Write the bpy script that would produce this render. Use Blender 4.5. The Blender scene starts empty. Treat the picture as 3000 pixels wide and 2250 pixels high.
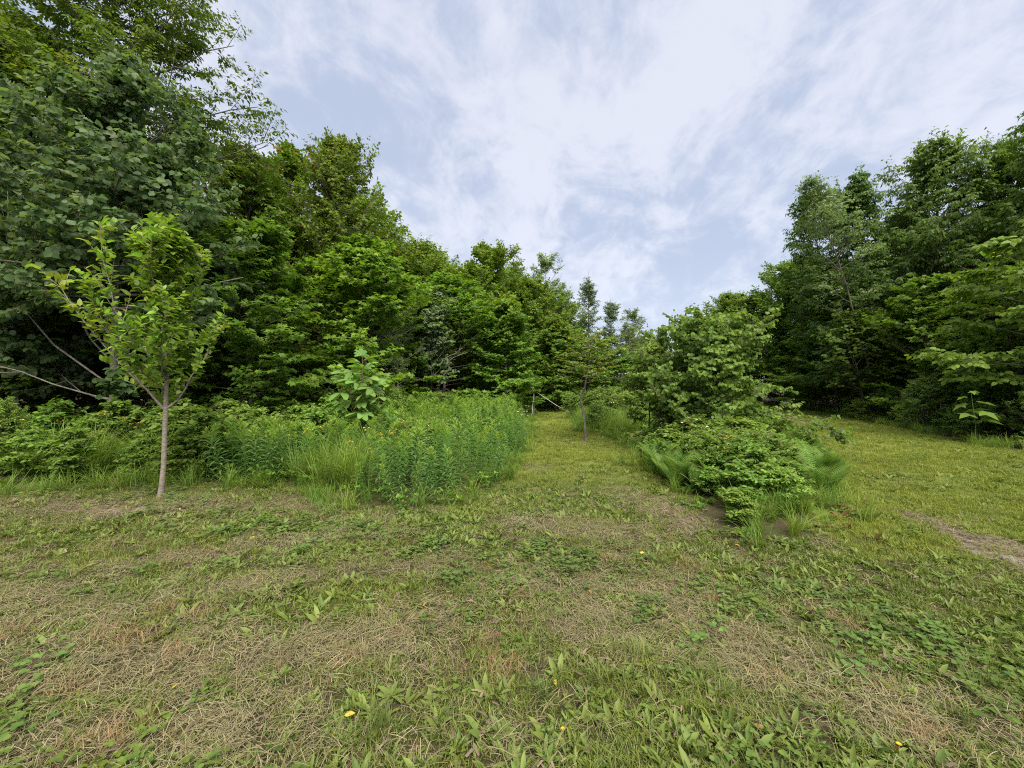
import bpy, math, random
import numpy as np
from math import radians, sin, cos, pi

random.seed(7)
scene = bpy.context.scene
COL = scene.collection
rng = np.random.default_rng(11)

# ------------------------------------------------------------------ camera, sky, sun, exposure
EXPO = 2.55
cam_data = bpy.data.cameras.new('camera')
cam = bpy.data.objects.new('camera', cam_data)
COL.objects.link(cam)
cam_data.sensor_width = 36.0
cam_data.sensor_fit = 'HORIZONTAL'
cam_data.lens = 36.0 * 400.0 / 1024.0
cam_data.clip_start = 0.05
cam_data.clip_end = 3000
cam.location = (0, 0, 1.6)
cam.rotation_euler = (radians(90.0), 0, 0)
cam_data.shift_y = -2.0 / 1024.0
scene.camera = cam

SUN_AZ, SUN_EL = radians(165), radians(58)          # azimuth measured from +Y (view direction) towards +X
SUN_DIR = (sin(SUN_AZ) * cos(SUN_EL), cos(SUN_AZ) * cos(SUN_EL), sin(SUN_EL))
sun_data = bpy.data.lights.new('sun', 'SUN')
sun_data.energy = 1.5
sun_data.angle = radians(55)
sun_data.color = (1.0, 0.93, 0.78)
sun = bpy.data.objects.new('sun', sun_data)
COL.objects.link(sun)
from mathutils import Vector
sun.rotation_euler = Vector(SUN_DIR).to_track_quat('Z', 'Y').to_euler()

scene.view_settings.view_transform = 'Standard'
scene.view_settings.look = 'None'
scene.view_settings.gamma = 1.0
scene.view_settings.use_curve_mapping = False
scene.view_settings.exposure = EXPO
scene.cycles.pixel_filter_type = 'BLACKMAN_HARRIS'
scene.cycles.filter_width = 1.1
scene.cycles.use_denoising = False
scene.cycles.max_bounces = 6
scene.cycles.diffuse_bounces = 3
scene.cycles.glossy_bounces = 2
scene.cycles.transmission_bounces = 4
scene.cycles.transparent_max_bounces = 4
scene.cycles.caustics_reflective = False
scene.cycles.caustics_refractive = False


def N(nt, typ, **kw):
    n = nt.nodes.new(typ)
    for k, v in kw.items():
        if k.startswith('i_'):
            key = k[2:]
            n.inputs[int(key) if key.isdigit() else key.replace('_', ' ')].default_value = v
        else:
            setattr(n, k, v)
    return n


def mixc(nt, fac, a, b, blend='MIX'):
    n = nt.nodes.new('ShaderNodeMix')
    n.data_type = 'RGBA'
    n.blend_type = blend
    for sock, v in ((n.inputs['Factor'], fac), (n.inputs[6], a), (n.inputs[7], b)):
        if isinstance(v, bpy.types.NodeSocket):
            nt.links.new(v, sock)
        elif isinstance(v, (int, float)):
            sock.default_value = v
        else:
            sock.default_value = (*v, 1.0) if len(v) == 3 else v
    return n.outputs[2]


def math_n(nt, op, a, b=None, c=None, clamp=False):
    n = nt.nodes.new('ShaderNodeMath')
    n.operation = op
    n.use_clamp = clamp
    for i, v in enumerate((a, b, c)):
        if v is None:
            continue
        if isinstance(v, bpy.types.NodeSocket):
            nt.links.new(v, n.inputs[i])
        else:
            n.inputs[i].default_value = v
    return n.outputs[0]


def maprange(nt, v, a, b, lo=0.0, hi=1.0, smooth=True):
    n = nt.nodes.new('ShaderNodeMapRange')
    n.interpolation_type = 'SMOOTHSTEP' if smooth else 'LINEAR'
    nt.links.new(v, n.inputs['Value'])
    n.inputs['From Min'].default_value = a
    n.inputs['From Max'].default_value = b
    n.inputs['To Min'].default_value = lo
    n.inputs['To Max'].default_value = hi
    return n.outputs[0]


def build_world():
    w = bpy.data.worlds.new('World')
    scene.world = w
    w.use_nodes = True
    nt = w.node_tree
    nt.nodes.clear()
    L = nt.links
    out = N(nt, 'ShaderNodeOutputWorld')
    bg = N(nt, 'ShaderNodeBackground')
    STR = 0.1
    bg.inputs['Strength'].default_value = STR
    L.new(bg.outputs[0], out.inputs[0])
    sky = N(nt, 'ShaderNodeTexSky')
    sky.sky_type = 'NISHITA'
    sky.sun_disc = False
    sky.sun_elevation = SUN_EL
    sky.sun_rotation = SUN_AZ
    sky.air_density = 1.0
    sky.dust_density = 2.0
    tc = N(nt, 'ShaderNodeTexCoord')
    sep = N(nt, 'ShaderNodeSeparateXYZ')
    L.new(tc.outputs['Generated'], sep.inputs[0])
    z = math_n(nt, 'ADD', math_n(nt, 'MAXIMUM', sep.outputs[2], 0.0), 0.42)
    u = math_n(nt, 'DIVIDE', sep.outputs[0], z)
    v = math_n(nt, 'DIVIDE', sep.outputs[1], z)
    comb = N(nt, 'ShaderNodeCombineXYZ')
    L.new(u, comb.inputs[0])
    L.new(v, comb.inputs[1])

    def cloud(scale, rot, stretch, detail, rough, dist, off):
        mp = N(nt, 'ShaderNodeMapping')
        mp.inputs['Rotation'].default_value = (0, 0, radians(rot))
        mp.inputs['Scale'].default_value = (1.0, stretch, 1.0)
        mp.inputs['Location'].default_value = off
        L.new(comb.outputs[0], mp.inputs[0])
        t = N(nt, 'ShaderNodeTexNoise')
        t.inputs['Scale'].default_value = scale
        t.inputs['Detail'].default_value = detail
        t.inputs['Roughness'].default_value = rough
        t.inputs['Distortion'].default_value = dist
        L.new(mp.outputs[0], t.inputs['Vector'])
        return t.outputs['Fac']

    big = cloud(1.3, -24, 0.8, 5, 0.5, 0.8, (3.1, 1.7, 0))
    mid = cloud(4.2, -32, 0.8, 8, 0.62, 0.7, (7.3, 2.2, 0))
    fine = cloud(13.0, -38, 0.8, 7, 0.65, 0.5, (1.3, 8.2, 0))
    s = math_n(nt, 'ADD', math_n(nt, 'MULTIPLY', big, 0.42), math_n(nt, 'MULTIPLY', mid, 0.42))
    s = math_n(nt, 'ADD', s, math_n(nt, 'MULTIPLY', fine, 0.22))
    m = maprange(nt, s, 0.445, 0.60)
    k = 1.0 / (STR * 2 ** EXPO)
    base = tuple(c * k for c in (0.51, 0.575, 0.73))
    white = tuple(c * k for c in (0.79, 0.81, 0.90))
    col = mixc(nt, m, base, white)
    # lighter, milkier towards the horizon
    hz = maprange(nt, sep.outputs[2], 0.0, 0.33, 0.6, 0.0)
    col = mixc(nt, hz, col, tuple(c * k for c in (0.68, 0.74, 0.89)))
    # thin cloud is brighter around the veiled sun
    dotn = N(nt, 'ShaderNodeVectorMath')
    dotn.operation = 'DOT_PRODUCT'
    L.new(tc.outputs['Generated'], dotn.inputs[0])
    dotn.inputs[1].default_value = SUN_DIR
    gl = maprange(nt, dotn.outputs['Value'], 0.35, 1.0, 0.0, 0.4)
    col = mixc(nt, gl, col, tuple(c * k for c in (1.0, 0.98, 1.0)))
    col = mixc(nt, 0.94, sky.outputs[0], col)
    L.new(col, bg.inputs['Color'])


build_world()

# ------------------------------------------------------------------ helpers


def nrm(a):
    return a / np.maximum(np.linalg.norm(a, axis=-1, keepdims=True), 1e-9)


def ground_z(x, y):
    x = np.asarray(x, float)
    y = np.asarray(y, float)
    return 0.022 * np.sin(x * 1.3 + 0.7 * y) + 0.02 * np.sin(y * 1.7 - 0.6 * x + 1.0) + 0.012 * np.sin(x * 3.1 + 2.0) * np.sin(y * 2.7)


def mesh_from(name, V, F, mats, attrs=None, smooth=False, fmat=None):
    V = np.ascontiguousarray(V, np.float32)
    F = np.ascontiguousarray(F, np.int32)
    me = bpy.data.meshes.new(name)
    me.vertices.add(len(V))
    me.vertices.foreach_set('co', V.ravel())
    me.loops.add(F.size)
    me.loops.foreach_set('vertex_index', F.ravel())
    me.polygons.add(len(F))
    me.polygons.foreach_set('loop_start', np.arange(0, F.size, F.shape[1], dtype=np.int32))
    if smooth:
        me.polygons.foreach_set('use_smooth', np.ones(len(F), bool))
    if fmat is not None:
        me.polygons.foreach_set('material_index', np.ascontiguousarray(fmat, np.int32))
    for k, a in (attrs or {}).items():
        at = me.attributes.new(k, 'FLOAT', 'POINT')
        at.data.foreach_set('value', np.ascontiguousarray(a, np.float32))
    for m in (mats if isinstance(mats, (list, tuple)) else [mats]):
        me.materials.append(m)
    me.update(calc_edges=True)
    return me


# leaf templates: x along the leaf, y across, z up
KITE = (np.array([(0, 0, 0), (.42, .36, .06), (1, 0, -.10), (.42, -.36, .06)]), np.array([(0, 2, 1), (0, 3, 2)]))
ROUND = (np.array([(0, 0, 0), (.22, .40, .05), (.62, .38, .04), (1, 0, -.10), (.62, -.38, .04), (.22, -.40, .05)]),
         np.array([(0, 3, 2), (0, 2, 1), (0, 5, 4), (0, 4, 3)]))
OVATE = (np.array([(0, 0, 0), (.5, 0, -.02), (1, 0, -.16), (.26, .27, .05), (.66, .22, .0), (.26, -.27, .05), (.66, -.22, .0)]),
         np.array([(0, 1, 3), (1, 4, 3), (1, 2, 4), (0, 5, 1), (1, 5, 6), (1, 6, 2)]))
LANCE = (np.array([(0, 0, 0), (.38, .085, .03), (1, 0, -.16), (.38, -.085, .03)]), np.array([(0, 2, 1), (0, 3, 2)]))
LEAFLET = (np.array([(0, 0, 0), (.45, .17, .02), (1, 0, -.14), (.45, -.17, .02)]), np.array([(0, 2, 1), (0, 3, 2)]))
LOBED = (np.array([(.02, 0, 0), (-.05, .30, .02), (.22, .25, .03), (.50, .58, -.02), (.55, .22, .02), (1, 0, -.12),
                   (.55, -.22, .02), (.50, -.58, -.02), (.22, -.25, .03), (-.05, -.30, .02)]),
         np.array([(0, 2, 1), (0, 3, 2), (0, 4, 3), (0, 5, 4), (0, 6, 5), (0, 7, 6), (0, 8, 7), (0, 9, 8)]))


class Geo:
    """Collects triangles from vectorised pieces."""

    def __init__(self):
        self.V, self.F, self.A, self.n = [], [], [], 0

    def add(self, V, F, age=0.0):
        V = np.asarray(V, float).reshape(-1, 3)
        self.V.append(V)
        self.F.append(np.asarray(F).reshape(-1, 3) + self.n)
        self.A.append(np.broadcast_to(np.asarray(age, float).ravel() if np.ndim(age) else np.array([age]), (len(V),)) if np.ndim(age) == 0 or len(np.ravel(age)) == len(V) else None)
        self.n += len(V)

    def leaves(self, tpl, pos, d, up, size, age=0.0, width=1.0):
        T, F = tpl
        d = nrm(d)
        side = nrm(np.cross(up, d))
        nn = np.cross(d, side)
        M = len(pos)
        if M == 0:
            return
        size = np.broadcast_to(np.asarray(size, float), (M,))[:, None, None]
        W = np.broadcast_to(np.asarray(width, float), (M,))[:, None, None]
        V = pos[:, None, :] + size * (T[None, :, 0:1] * d[:, None] + W * T[None, :, 1:2] * side[:, None] + T[None, :, 2:3] * nn[:, None])
        FF = (F[None] + (np.arange(M) * len(T))[:, None, None]).reshape(-1, 3)
        self.add(V.reshape(-1, 3), FF, np.repeat(np.broadcast_to(np.asarray(age, float), (M,)), len(T)))

    def tubes(self, P, R, sides=5):
        """P (N,K,3) polylines, R (N,K) radii"""
        P = np.asarray(P, float)
        R = np.asarray(R, float)
        n, K, _ = P.shape
        if n == 0:
            return
        T = np.empty_like(P)
        T[:, 1:-1] = P[:, 2:] - P[:, :-2]
        T[:, 0] = P[:, 1] - P[:, 0]
        T[:, -1] = P[:, -1] - P[:, -2]
        T = nrm(T)
        overall = nrm(P[:, -1] - P[:, 0])
        ref = np.where(np.abs(overall[:, 2:3]) > .8, np.array([[1., .1, 0]]), np.array([[0, .1, 1.]]))[:, None, :]
        A = nrm(np.cross(T, np.broadcast_to(ref, T.shape)))
        B = np.cross(T, A)
        th = np.arange(sides) * 2 * pi / sides
        ring = P[:, :, None, :] + R[:, :, None, None] * (np.cos(th)[None, None, :, None] * A[:, :, None, :] + np.sin(th)[None, None, :, None] * B[:, :, None, :])
        V = ring.reshape(-1, 3)
        i = np.arange(n)[:, None, None] * K * sides
        k = np.arange(K - 1)[None, :, None] * sides
        s = np.arange(sides)[None, None, :]
        s2 = (s + 1) % sides
        a, b, c, e = i + k + s, i + k + s2, i + k + sides + s2, i + k + sides + s
        F = np.concatenate([np.stack([a, b, c], -1).reshape(-1, 3), np.stack([a, c, e], -1).reshape(-1, 3)])
        self.add(V, F)

    def mesh(self, name, mats, smooth=False):
        V = np.concatenate(self.V)
        F = np.concatenate(self.F)
        A = np.concatenate(self.A)
        return mesh_from(name, V, F, mats, {'age': A}, smooth)


def sample_poly(P, par, s):
    """points and tangents on polylines P[par] at parameter s"""
    K = P.shape[1]
    f = np.clip(s, 0, .9999) * (K - 1)
    i = f.astype(int)
    a, b = P[par, i], P[par, i + 1]
    return a + (b - a) * (f - i)[:, None], nrm(b - a), np.linalg.norm(P[par, -1] - P[par, 0], axis=-1)


def spawn(r, P, n, smin, smax, ang, ratio, taper=.5, lmin=.12, flat=.6, rise=.0, curve=0.0, K=4, even=True):
    """children on polylines: flattened fans left and right of the parent"""
    npar = len(P)
    par = np.repeat(np.arange(npar), n)
    if even:
        s = smin + (smax - smin) * ((np.tile(np.arange(n), npar) + r.random(npar * n)) / n)
    else:
        s = smin + (smax - smin) * r.random(npar * n)
    p0, t, L = sample_poly(P, par, s)
    up = np.array([0, 0, 1.0])
    side = np.cross(t, up)
    bad = np.linalg.norm(side, axis=1) < .25
    ra = r.random(len(par)) * 2 * pi
    rnd = np.stack([np.cos(ra), np.sin(ra), np.zeros_like(ra)], -1)
    side = np.where(bad[:, None], rnd, nrm(side))
    sg = np.where(np.tile(np.arange(n), npar) % 2 == 0, 1.0, -1.0)[:, None]
    spin = r.normal(0, 1, (len(par), 1)) * (1 - flat)
    side2 = nrm(side * sg + np.cross(side, t) * spin)
    a = np.radians(ang * r.uniform(.6, 1.3, len(par)))[:, None]
    d = nrm(t * np.cos(a) + side2 * np.sin(a) + up * rise + r.normal(0, .10, (len(par), 3)))
    ln = np.maximum(lmin, L * ratio * (1 - taper * s) * r.uniform(.55, 1.25, len(par)))
    q = np.linspace(0, 1, K)[None, :, None]
    out = p0[:, None] + ln[:, None, None] * (q * d[:, None] + curve * q ** 2 * up)
    return out, par, s


def vnoise(p, seed=0.0):
    x, y, z = p[..., 0], p[..., 1], p[..., 2]
    return (np.sin(1.9 * x + 1.3 * y + seed) * np.sin(1.7 * y - 1.1 * z + 2 * seed) + np.sin(2.3 * z + 1.5 * x + 3 * seed) * .7
            + .6 * np.sin(3.7 * x - 2.9 * z + seed) * np.sin(3.3 * y + 2.1 * z))


# ------------------------------------------------------------------ materials
def leaf_mat(name, c1, c2, young=None, back=None, trans=.40, rough=.48, objvar=.22, tintvar=0.0, spec=.16, tc=None):
    c1, c2 = (tuple(v * 1.08 + o for v, o in zip(c, (.008, .008, .013))) for c in (c1, c2))
    m = bpy.data.materials.new(name)
    m.use_nodes = True
    nt = m.node_tree
    nt.nodes.clear()
    L = nt.links
    out = N(nt, 'ShaderNodeOutputMaterial')
    geo = N(nt, 'ShaderNodeNewGeometry')
    rnd = geo.outputs['Random Per Island']
    col = mixc(nt, rnd, c1, c2)
    if young is not None:
        at = N(nt, 'ShaderNodeAttribute', attribute_name='age')
        col = mixc(nt, at.outputs['Fac'], col, young)
    oi = N(nt, 'ShaderNodeObjectInfo')
    hsv = N(nt, 'ShaderNodeHueSaturation')
    L.new(maprange(nt, oi.outputs['Random'], 0, 1, 1 - objvar, 1 + objvar, False), hsv.inputs['Value'])
    L.new(maprange(nt, math_n(nt, 'FRACT', math_n(nt, 'MULTIPLY', oi.outputs['Random'], 7.31)), 0, 1, .488, .512, False), hsv.inputs['Hue'])
    L.new(col, hsv.inputs['Color'])
    col = hsv.outputs[0]
    if tc is not None:
        ti = N(nt, 'ShaderNodeAttribute', attribute_name='tint', attribute_type='INSTANCER')
        col = mixc(nt, ti.outputs['Fac'], col, tc)
    if back is not None:
        col = mixc(nt, math_n(nt, 'MULTIPLY', geo.outputs['Backfacing'], back[3]), col, back[:3])
    pb = N(nt, 'ShaderNodeBsdfPrincipled')
    L.new(col, pb.inputs['Base Color'])
    pb.inputs['Roughness'].default_value = rough
    pb.inputs['Specular IOR Level'].default_value = spec
    tr = N(nt, 'ShaderNodeBsdfTranslucent')
    L.new(mixc(nt, 1.0, col, (1.40, 1.50, .60), 'MULTIPLY'), tr.inputs['Color'])
    mx = N(nt, 'ShaderNodeMixShader')
    mx.inputs[0].default_value = trans
    L.new(pb.outputs[0], mx.inputs[1])
    L.new(tr.outputs[0], mx.inputs[2])
    L.new(mx.outputs[0], out.inputs[0])
    return m


def bark_mat(name, c1, c2, scale=14, stretch=.35, rough=.85, bump=.5):
    m = bpy.data.materials.new(name)
    m.use_nodes = True
    nt = m.node_tree
    L = nt.links
    pb = nt.nodes['Principled BSDF']
    tc = N(nt, 'ShaderNodeTexCoord')
    mp = N(nt, 'ShaderNodeMapping')
    mp.inputs['Scale'].default_value = (1, 1, stretch)
    L.new(tc.outputs['Object'], mp.inputs[0])
    t = N(nt, 'ShaderNodeTexNoise')
    t.inputs['Scale'].default_value = scale
    t.inputs['Detail'].default_value = 6
    t.inputs['Roughness'].default_value = .7
    L.new(mp.outputs[0], t.inputs['Vector'])
    col = mixc(nt, maprange(nt, t.outputs['Fac'], .35, .65), c1, c2)
    L.new(col, pb.inputs['Base Color'])
    pb.inputs['Roughness'].default_value = rough
    pb.inputs['Specular IOR Level'].default_value = .2
    b = N(nt, 'ShaderNodeBump')
    b.inputs['Strength'].default_value = bump
    b.inputs['Distance'].default_value = .01
    L.new(t.outputs['Fac'], b.inputs['Height'])
    L.new(b.outputs[0], pb.inputs['Normal'])
    return m


def plain_mat(name, c, rough=.6, var=.0):
    m = bpy.data.materials.new(name)
    m.use_nodes = True
    nt = m.node_tree
    pb = nt.nodes['Principled BSDF']
    t = N(nt, 'ShaderNodeTexNoise')
    t.inputs['Scale'].default_value = 40
    col = mixc(nt, t.outputs['Fac'], tuple(x * .8 for x in c), tuple(min(1, x * 1.2) for x in c))
    nt.links.new(col, pb.inputs['Base Color'])
    pb.inputs['Roughness'].default_value = rough
    return m


M = {}
M['maple'] = leaf_mat('maple leaves', (0.073, 0.143, 0.012), (0.146, 0.226, 0.015), young=(.17, .19, .03))
M['maple_red'] = leaf_mat('red tipped maple leaves', (0.080, 0.140, 0.012), (0.153, 0.219, 0.015), young=(.42, .16, .10))
M['young_maple'] = leaf_mat('young maple leaves', (0.078, 0.162, 0.014), (0.132, 0.222, 0.022), young=(.19, .23, .025))
M['ash'] = leaf_mat('ash leaves', (.046, .094, .012), (.092, .146, .018), young=(.11, .18, .02))
M['cherry'] = leaf_mat('cherry leaves', (0.053, 0.106, 0.009), (0.113, 0.178, 0.011), young=(.13, .18, .012))
M['poplar'] = leaf_mat('poplar leaves', (0.054, 0.120, 0.031), (0.096, 0.174, 0.050), young=(.24, .28, .15), back=(.16, .21, .12, .45), rough=.4)
M['birch'] = leaf_mat('birch leaves', (0.092, 0.144, 0.040), (0.155, 0.213, 0.067), young=(.14, .19, .05), back=(.13, .18, .09, .5))
M['birch_bush'] = leaf_mat('birch bush leaves', (.095, .165, .020), (.170, .240, .036), young=(.20, .26, .04), back=(.13, .19, .07, .5), rough=.45, spec=.14)
M['path_tree'] = leaf_mat('path tree leaves', (.110, .180, .028), (.165, .235, .042), young=(.22, .27, .05))
M['hazel'] = leaf_mat('hazel leaves', (0.090, 0.158, 0.018), (0.179, 0.247, 0.030), young=(.18, .20, .035))
M['shrub'] = leaf_mat('shrub leaves', (0.071, 0.158, 0.018), (0.158, 0.254, 0.030), young=(.14, .20, .03), objvar=.3)
M['aspen'] = leaf_mat('aspen leaves', (.115, .175, .080), (.175, .235, .120), young=(.20, .26, .12))
M['meadow_shrub'] = leaf_mat('meadow shrub leaves', (0.086, 0.167, 0.021), (0.155, 0.236, 0.034), young=(.18, .24, .035), objvar=.2)
M['pear'] = leaf_mat('pear leaves', (0.106, 0.210, 0.024), (0.196, 0.307, 0.040), young=(.26, .31, .05), rough=.4, trans=.38)
M['chestnut'] = leaf_mat('chestnut leaves', (.120, .220, .045), (.180, .290, .062), young=(.22, .31, .06), trans=.35, rough=.5)
M['goldenrod'] = leaf_mat('goldenrod leaves', (.085, .185, .040), (.140, .245, .055), young=(.20, .30, .06), tc=(.16, .26, .05))
M['fern'] = leaf_mat('fern fronds', (.090, .175, .026), (.130, .215, .036), young=(.17, .25, .04))
M['tallgrass'] = leaf_mat('tall grass', (.075, .150, .018), (.125, .205, .026), tc=(.17, .22, .028), trans=.3)
M['grass'] = leaf_mat('lawn grass', (.075, .115, .016), (.135, .165, .030), tc=(.205, .235, .035), trans=.28)
M['weed'] = leaf_mat('lawn weeds', (.070, .115, .016), (.135, .180, .034), tc=(.14, .17, .03), trans=.25, rough=.42)
M['clover'] = leaf_mat('clover', (.055, .105, .016), (.090, .145, .024), tc=(.11, .15, .02), trans=.25)
M['straw'] = leaf_mat('straw', (.13, .110, .055), (.29, .25, .14), tc=(.12, .125, .045), trans=.12, rough=.6)
M['drygrass'] = leaf_mat('dry grass', (.16, .100, .045), (.27, .185, .09), tc=(.20, .115, .055), trans=.2, rough=.65)
M['soilbit'] = leaf_mat('dead bits', (.07, .05, .03), (.16, .12, .08), trans=.0, rough=.9)
M['yellow'] = leaf_mat('yellow petals', (.50, .29, .012), (.60, .40, .02), trans=.2, objvar=.1)
M['white'] = leaf_mat('white petals', (.62, .62, .60), (.80, .80, .78), trans=.2, objvar=.05)
M['pink'] = leaf_mat('faded pinkish petals', (.50, .42, .38), (.62, .55, .52), trans=.2, objvar=.1)
M['red'] = leaf_mat('reddish leaves', (.11, .045, .022), (.13, .085, .030), trans=.25, objvar=.15)
M['yellowleaf'] = leaf_mat('yellowed leaf', (.30, .24, .035), (.40, .31, .05), trans=.25, objvar=.15)
M['stem'] = plain_mat('green stem', (.085, .15, .025), .6)
M['brownstem'] = plain_mat('brown stem', (.13, .085, .05), .8)
M['bark'] = bark_mat('grey brown bark', (.075, .062, .048), (.16, .14, .115))
M['pale_bark'] = bark_mat('pale grey bark', (.12, .11, .092), (.25, .232, .20), scale=10, stretch=1.6)
M['pear_bark'] = bark_mat('smooth grey bark', (.14, .115, .09), (.27, .235, .20), scale=26, stretch=2.2, bump=.3)
M['dead_wood'] = bark_mat('dead grey wood', (.20, .17, .14), (.30, .27, .23))
M['rope'] = plain_mat('white cord', (.50, .50, .47), .7)
M['stone'] = plain_mat('pale stone', (.13, .118, .10), .9)


def ground_material():
    m = bpy.data.materials.new('ground soil and thatch')
    m.use_nodes = True
    nt = m.node_tree
    L = nt.links
    pb = nt.nodes['Principled BSDF']
    tc = N(nt, 'ShaderNodeTexCoord')

    def noise(scale, detail=5, rough=.6):
        t = N(nt, 'ShaderNodeTexNoise')
        t.inputs['Scale'].default_value = scale
        t.inputs['Detail'].default_value = detail
        t.inputs['Roughness'].default_value = rough
        L.new(tc.outputs['Object'], t.inputs['Vector'])
        return t.outputs['Fac']
    n1, n2, n3, n4 = noise(2.2), noise(28, 6, .7), noise(130, 4, .7), noise(.7)
    green = mixc(nt, maprange(nt, n3, .35, .65), (.028, .034, .012), (.070, .078, .024))
    thatch = mixc(nt, maprange(nt, n3, .35, .65), (.042, .033, .020), (.11, .088, .054))
    f = math_n(nt, 'ADD', math_n(nt, 'MULTIPLY', n1, .6), math_n(nt, 'MULTIPLY', n2, .5))
    col = mixc(nt, maprange(nt, f, .46, .64), green, thatch)
    lush = N(nt, 'ShaderNodeAttribute', attribute_name='lush')
    lcol = mixc(nt, maprange(nt, n2, .3, .7), (.095, .135, .022), (.19, .225, .045))
    col = mixc(nt, lush.outputs['Fac'], col, lcol)
    bare = N(nt, 'ShaderNodeAttribute', attribute_name='bare')
    bcol = mixc(nt, maprange(nt, n2, .35, .65), (.13, .10, .075), (.30, .255, .205))
    bf = maprange(nt, math_n(nt, 'ADD', bare.outputs['Fac'], math_n(nt, 'MULTIPLY', math_n(nt, 'SUBTRACT', n2, .5), 1.2)), .3, .7)
    col = mixc(nt, bf, col, bcol)
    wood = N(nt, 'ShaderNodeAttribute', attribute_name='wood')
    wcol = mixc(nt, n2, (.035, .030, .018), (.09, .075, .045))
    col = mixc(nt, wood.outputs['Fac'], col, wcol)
    L.new(col, pb.inputs['Base Color'])
    pb.inputs['Roughness'].default_value = .95
    pb.inputs['Specular IOR Level'].default_value = .1
    b = N(nt, 'ShaderNodeBump')
    b.inputs['Strength'].default_value = .8
    b.inputs['Distance'].default_value = .02
    L.new(math_n(nt, 'ADD', n2, n3), b.inputs['Height'])
    L.new(b.outputs[0], pb.inputs['Normal'])
    return m


# ------------------------------------------------------------------ zones on the ground (metres; camera stands at 0,0 looking along +Y)
MEADOW = np.array([(-30, 5.3), (-7.1, 5.5), (-5.77, 6.1), (-4.85, 6.25), (-3.43, 6.1), (-2.2, 5.1), (-.83, 4.95), (-.4, 6.1), (.2, 8.9),
                   (.5, 13), (.62, 17), (.9, 20.8), (1.4, 24.0), (3.3, 24.6), (6, 27), (16, 30), (16, 800), (-700, 800), (-700, 5.3)])
ISLAND = np.array([(2.44, 3.95), (2.2, 4.4), (2.33, 5.4), (2.53, 7.4), (3.0, 9.6), (2.9, 11.9), (2.15, 12.6), (2.9, 18.8), (3.3, 24.6), (6, 27), (16, 30),
                   (15.2, 24.6), (10.6, 16.4), (7.7, 10.8), (5.9, 7.6), (4.55, 5.6), (3.85, 4.8), (2.85, 4.05)])
RIGHTWOOD = np.array([(11.6, -2), (11.7, 9.3), (12.9, 12.5), (15.7, 19), (18.6, 29), (16, 30), (16, 800), (700, 800), (700, -2)])


def inside(poly, x, y):
    x = np.asarray(x, float)
    y = np.asarray(y, float)
    c = np.zeros(x.shape, bool)
    j = len(poly) - 1
    for i in range(len(poly)):
        xi, yi = poly[i]
        xj, yj = poly[j]
        hit = ((yi > y) != (yj > y)) & (x < (xj - xi) * (y - yi) / (yj - yi + 1e-12) + xi)
        c ^= hit
        j = i
    return c


def edge_dist(poly, x, y):
    d = np.full(np.shape(x), 1e9)
    for i in range(len(poly)):
        a, b = poly[i], poly[(i + 1) % len(poly)]
        ab = b - a
        t = np.clip(((x - a[0]) * ab[0] + (y - a[1]) * ab[1]) / (ab @ ab + 1e-9), 0, 1)
        d = np.minimum(d, np.hypot(x - a[0] - t * ab[0], y - a[1] - t * ab[1]))
    return d


def tall_zone(x, y):
    return inside(MEADOW, x, y) | inside(ISLAND, x, y) | inside(RIGHTWOOD, x, y)


def smooth01(v, a, b):
    t = np.clip((v - a) / (b - a), 0, 1)
    return t * t * (3 - 2 * t)


def bare_amount(x, y):
    """bare, worn earth: sandy wheel track in the trail, soil at the foot of the young trees"""
    def seg(ax, ay, bx, by, w):
        t = np.clip(((x - ax) * (bx - ax) + (y - ay) * (by - ay)) / ((bx - ax) ** 2 + (by - ay) ** 2), 0, 1)
        return np.exp(-(np.hypot(x - ax - t * (bx - ax), y - ay - t * (by - ay)) / w) ** 2)
    v = .95 * seg(4.85, 4.75, 4.35, 3.2, .20) + .8 * seg(4.9, 4.0, 4.75, 3.2, .2)
    v = v + .75 * np.exp(-(np.hypot((x + 5.0) / 1.25, (y - 5.05) / .35)) ** 2)
    v = v + .6 * np.exp(-(np.hypot((x - 1.75) / .5, (y - 10.7) / .45)) ** 2)
    v = v + .4 * np.exp(-(np.hypot((x - .55) / .35, (y - 7.6) / .5)) ** 2)
    v = v + .55 * seg(2.0, 5.3, 2.05, 4.4, .22)
    return np.clip(v, 0, 1)


def build_ground():
    a = np.linspace(-1, 1, 341)
    xs = 14 * a + 500 * np.sign(a) * np.abs(a) ** 9
    b = np.linspace(0, 1, 301)
    ys = -6 + 34 * b + 620 * b ** 9
    X, Y = np.meshgrid(xs, ys)
    x, y = X.ravel(), Y.ravel()
    z = ground_z(x, y)
    nx, ny = len(xs), len(ys)
    i = (np.arange(ny - 1)[:, None] * nx + np.arange(nx - 1)[None]).ravel()
    F = np.stack([i, i + 1, i + nx + 1, i + nx], -1)
    tz = tall_zone(x, y)
    trail = (x > 3.5) & (y > 4)
    lush = np.where(trail, .75, 0) + .85 * smooth01(y, 4.5, 8.5) * ~trail
    lush = np.clip(lush * (1 - bare_amount(x, y)), 0, 1)
    me = mesh_from('ground', np.stack([x, y, z], -1), F, ground_material(),
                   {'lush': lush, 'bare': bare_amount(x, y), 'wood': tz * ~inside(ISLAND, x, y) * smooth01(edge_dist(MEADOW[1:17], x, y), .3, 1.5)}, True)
    o = bpy.data.objects.new('ground', me)
    o['kind'] = 'structure'
    COL.objects.link(o)


build_ground()

# ------------------------------------------------------------------ objects: things, parts


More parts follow.
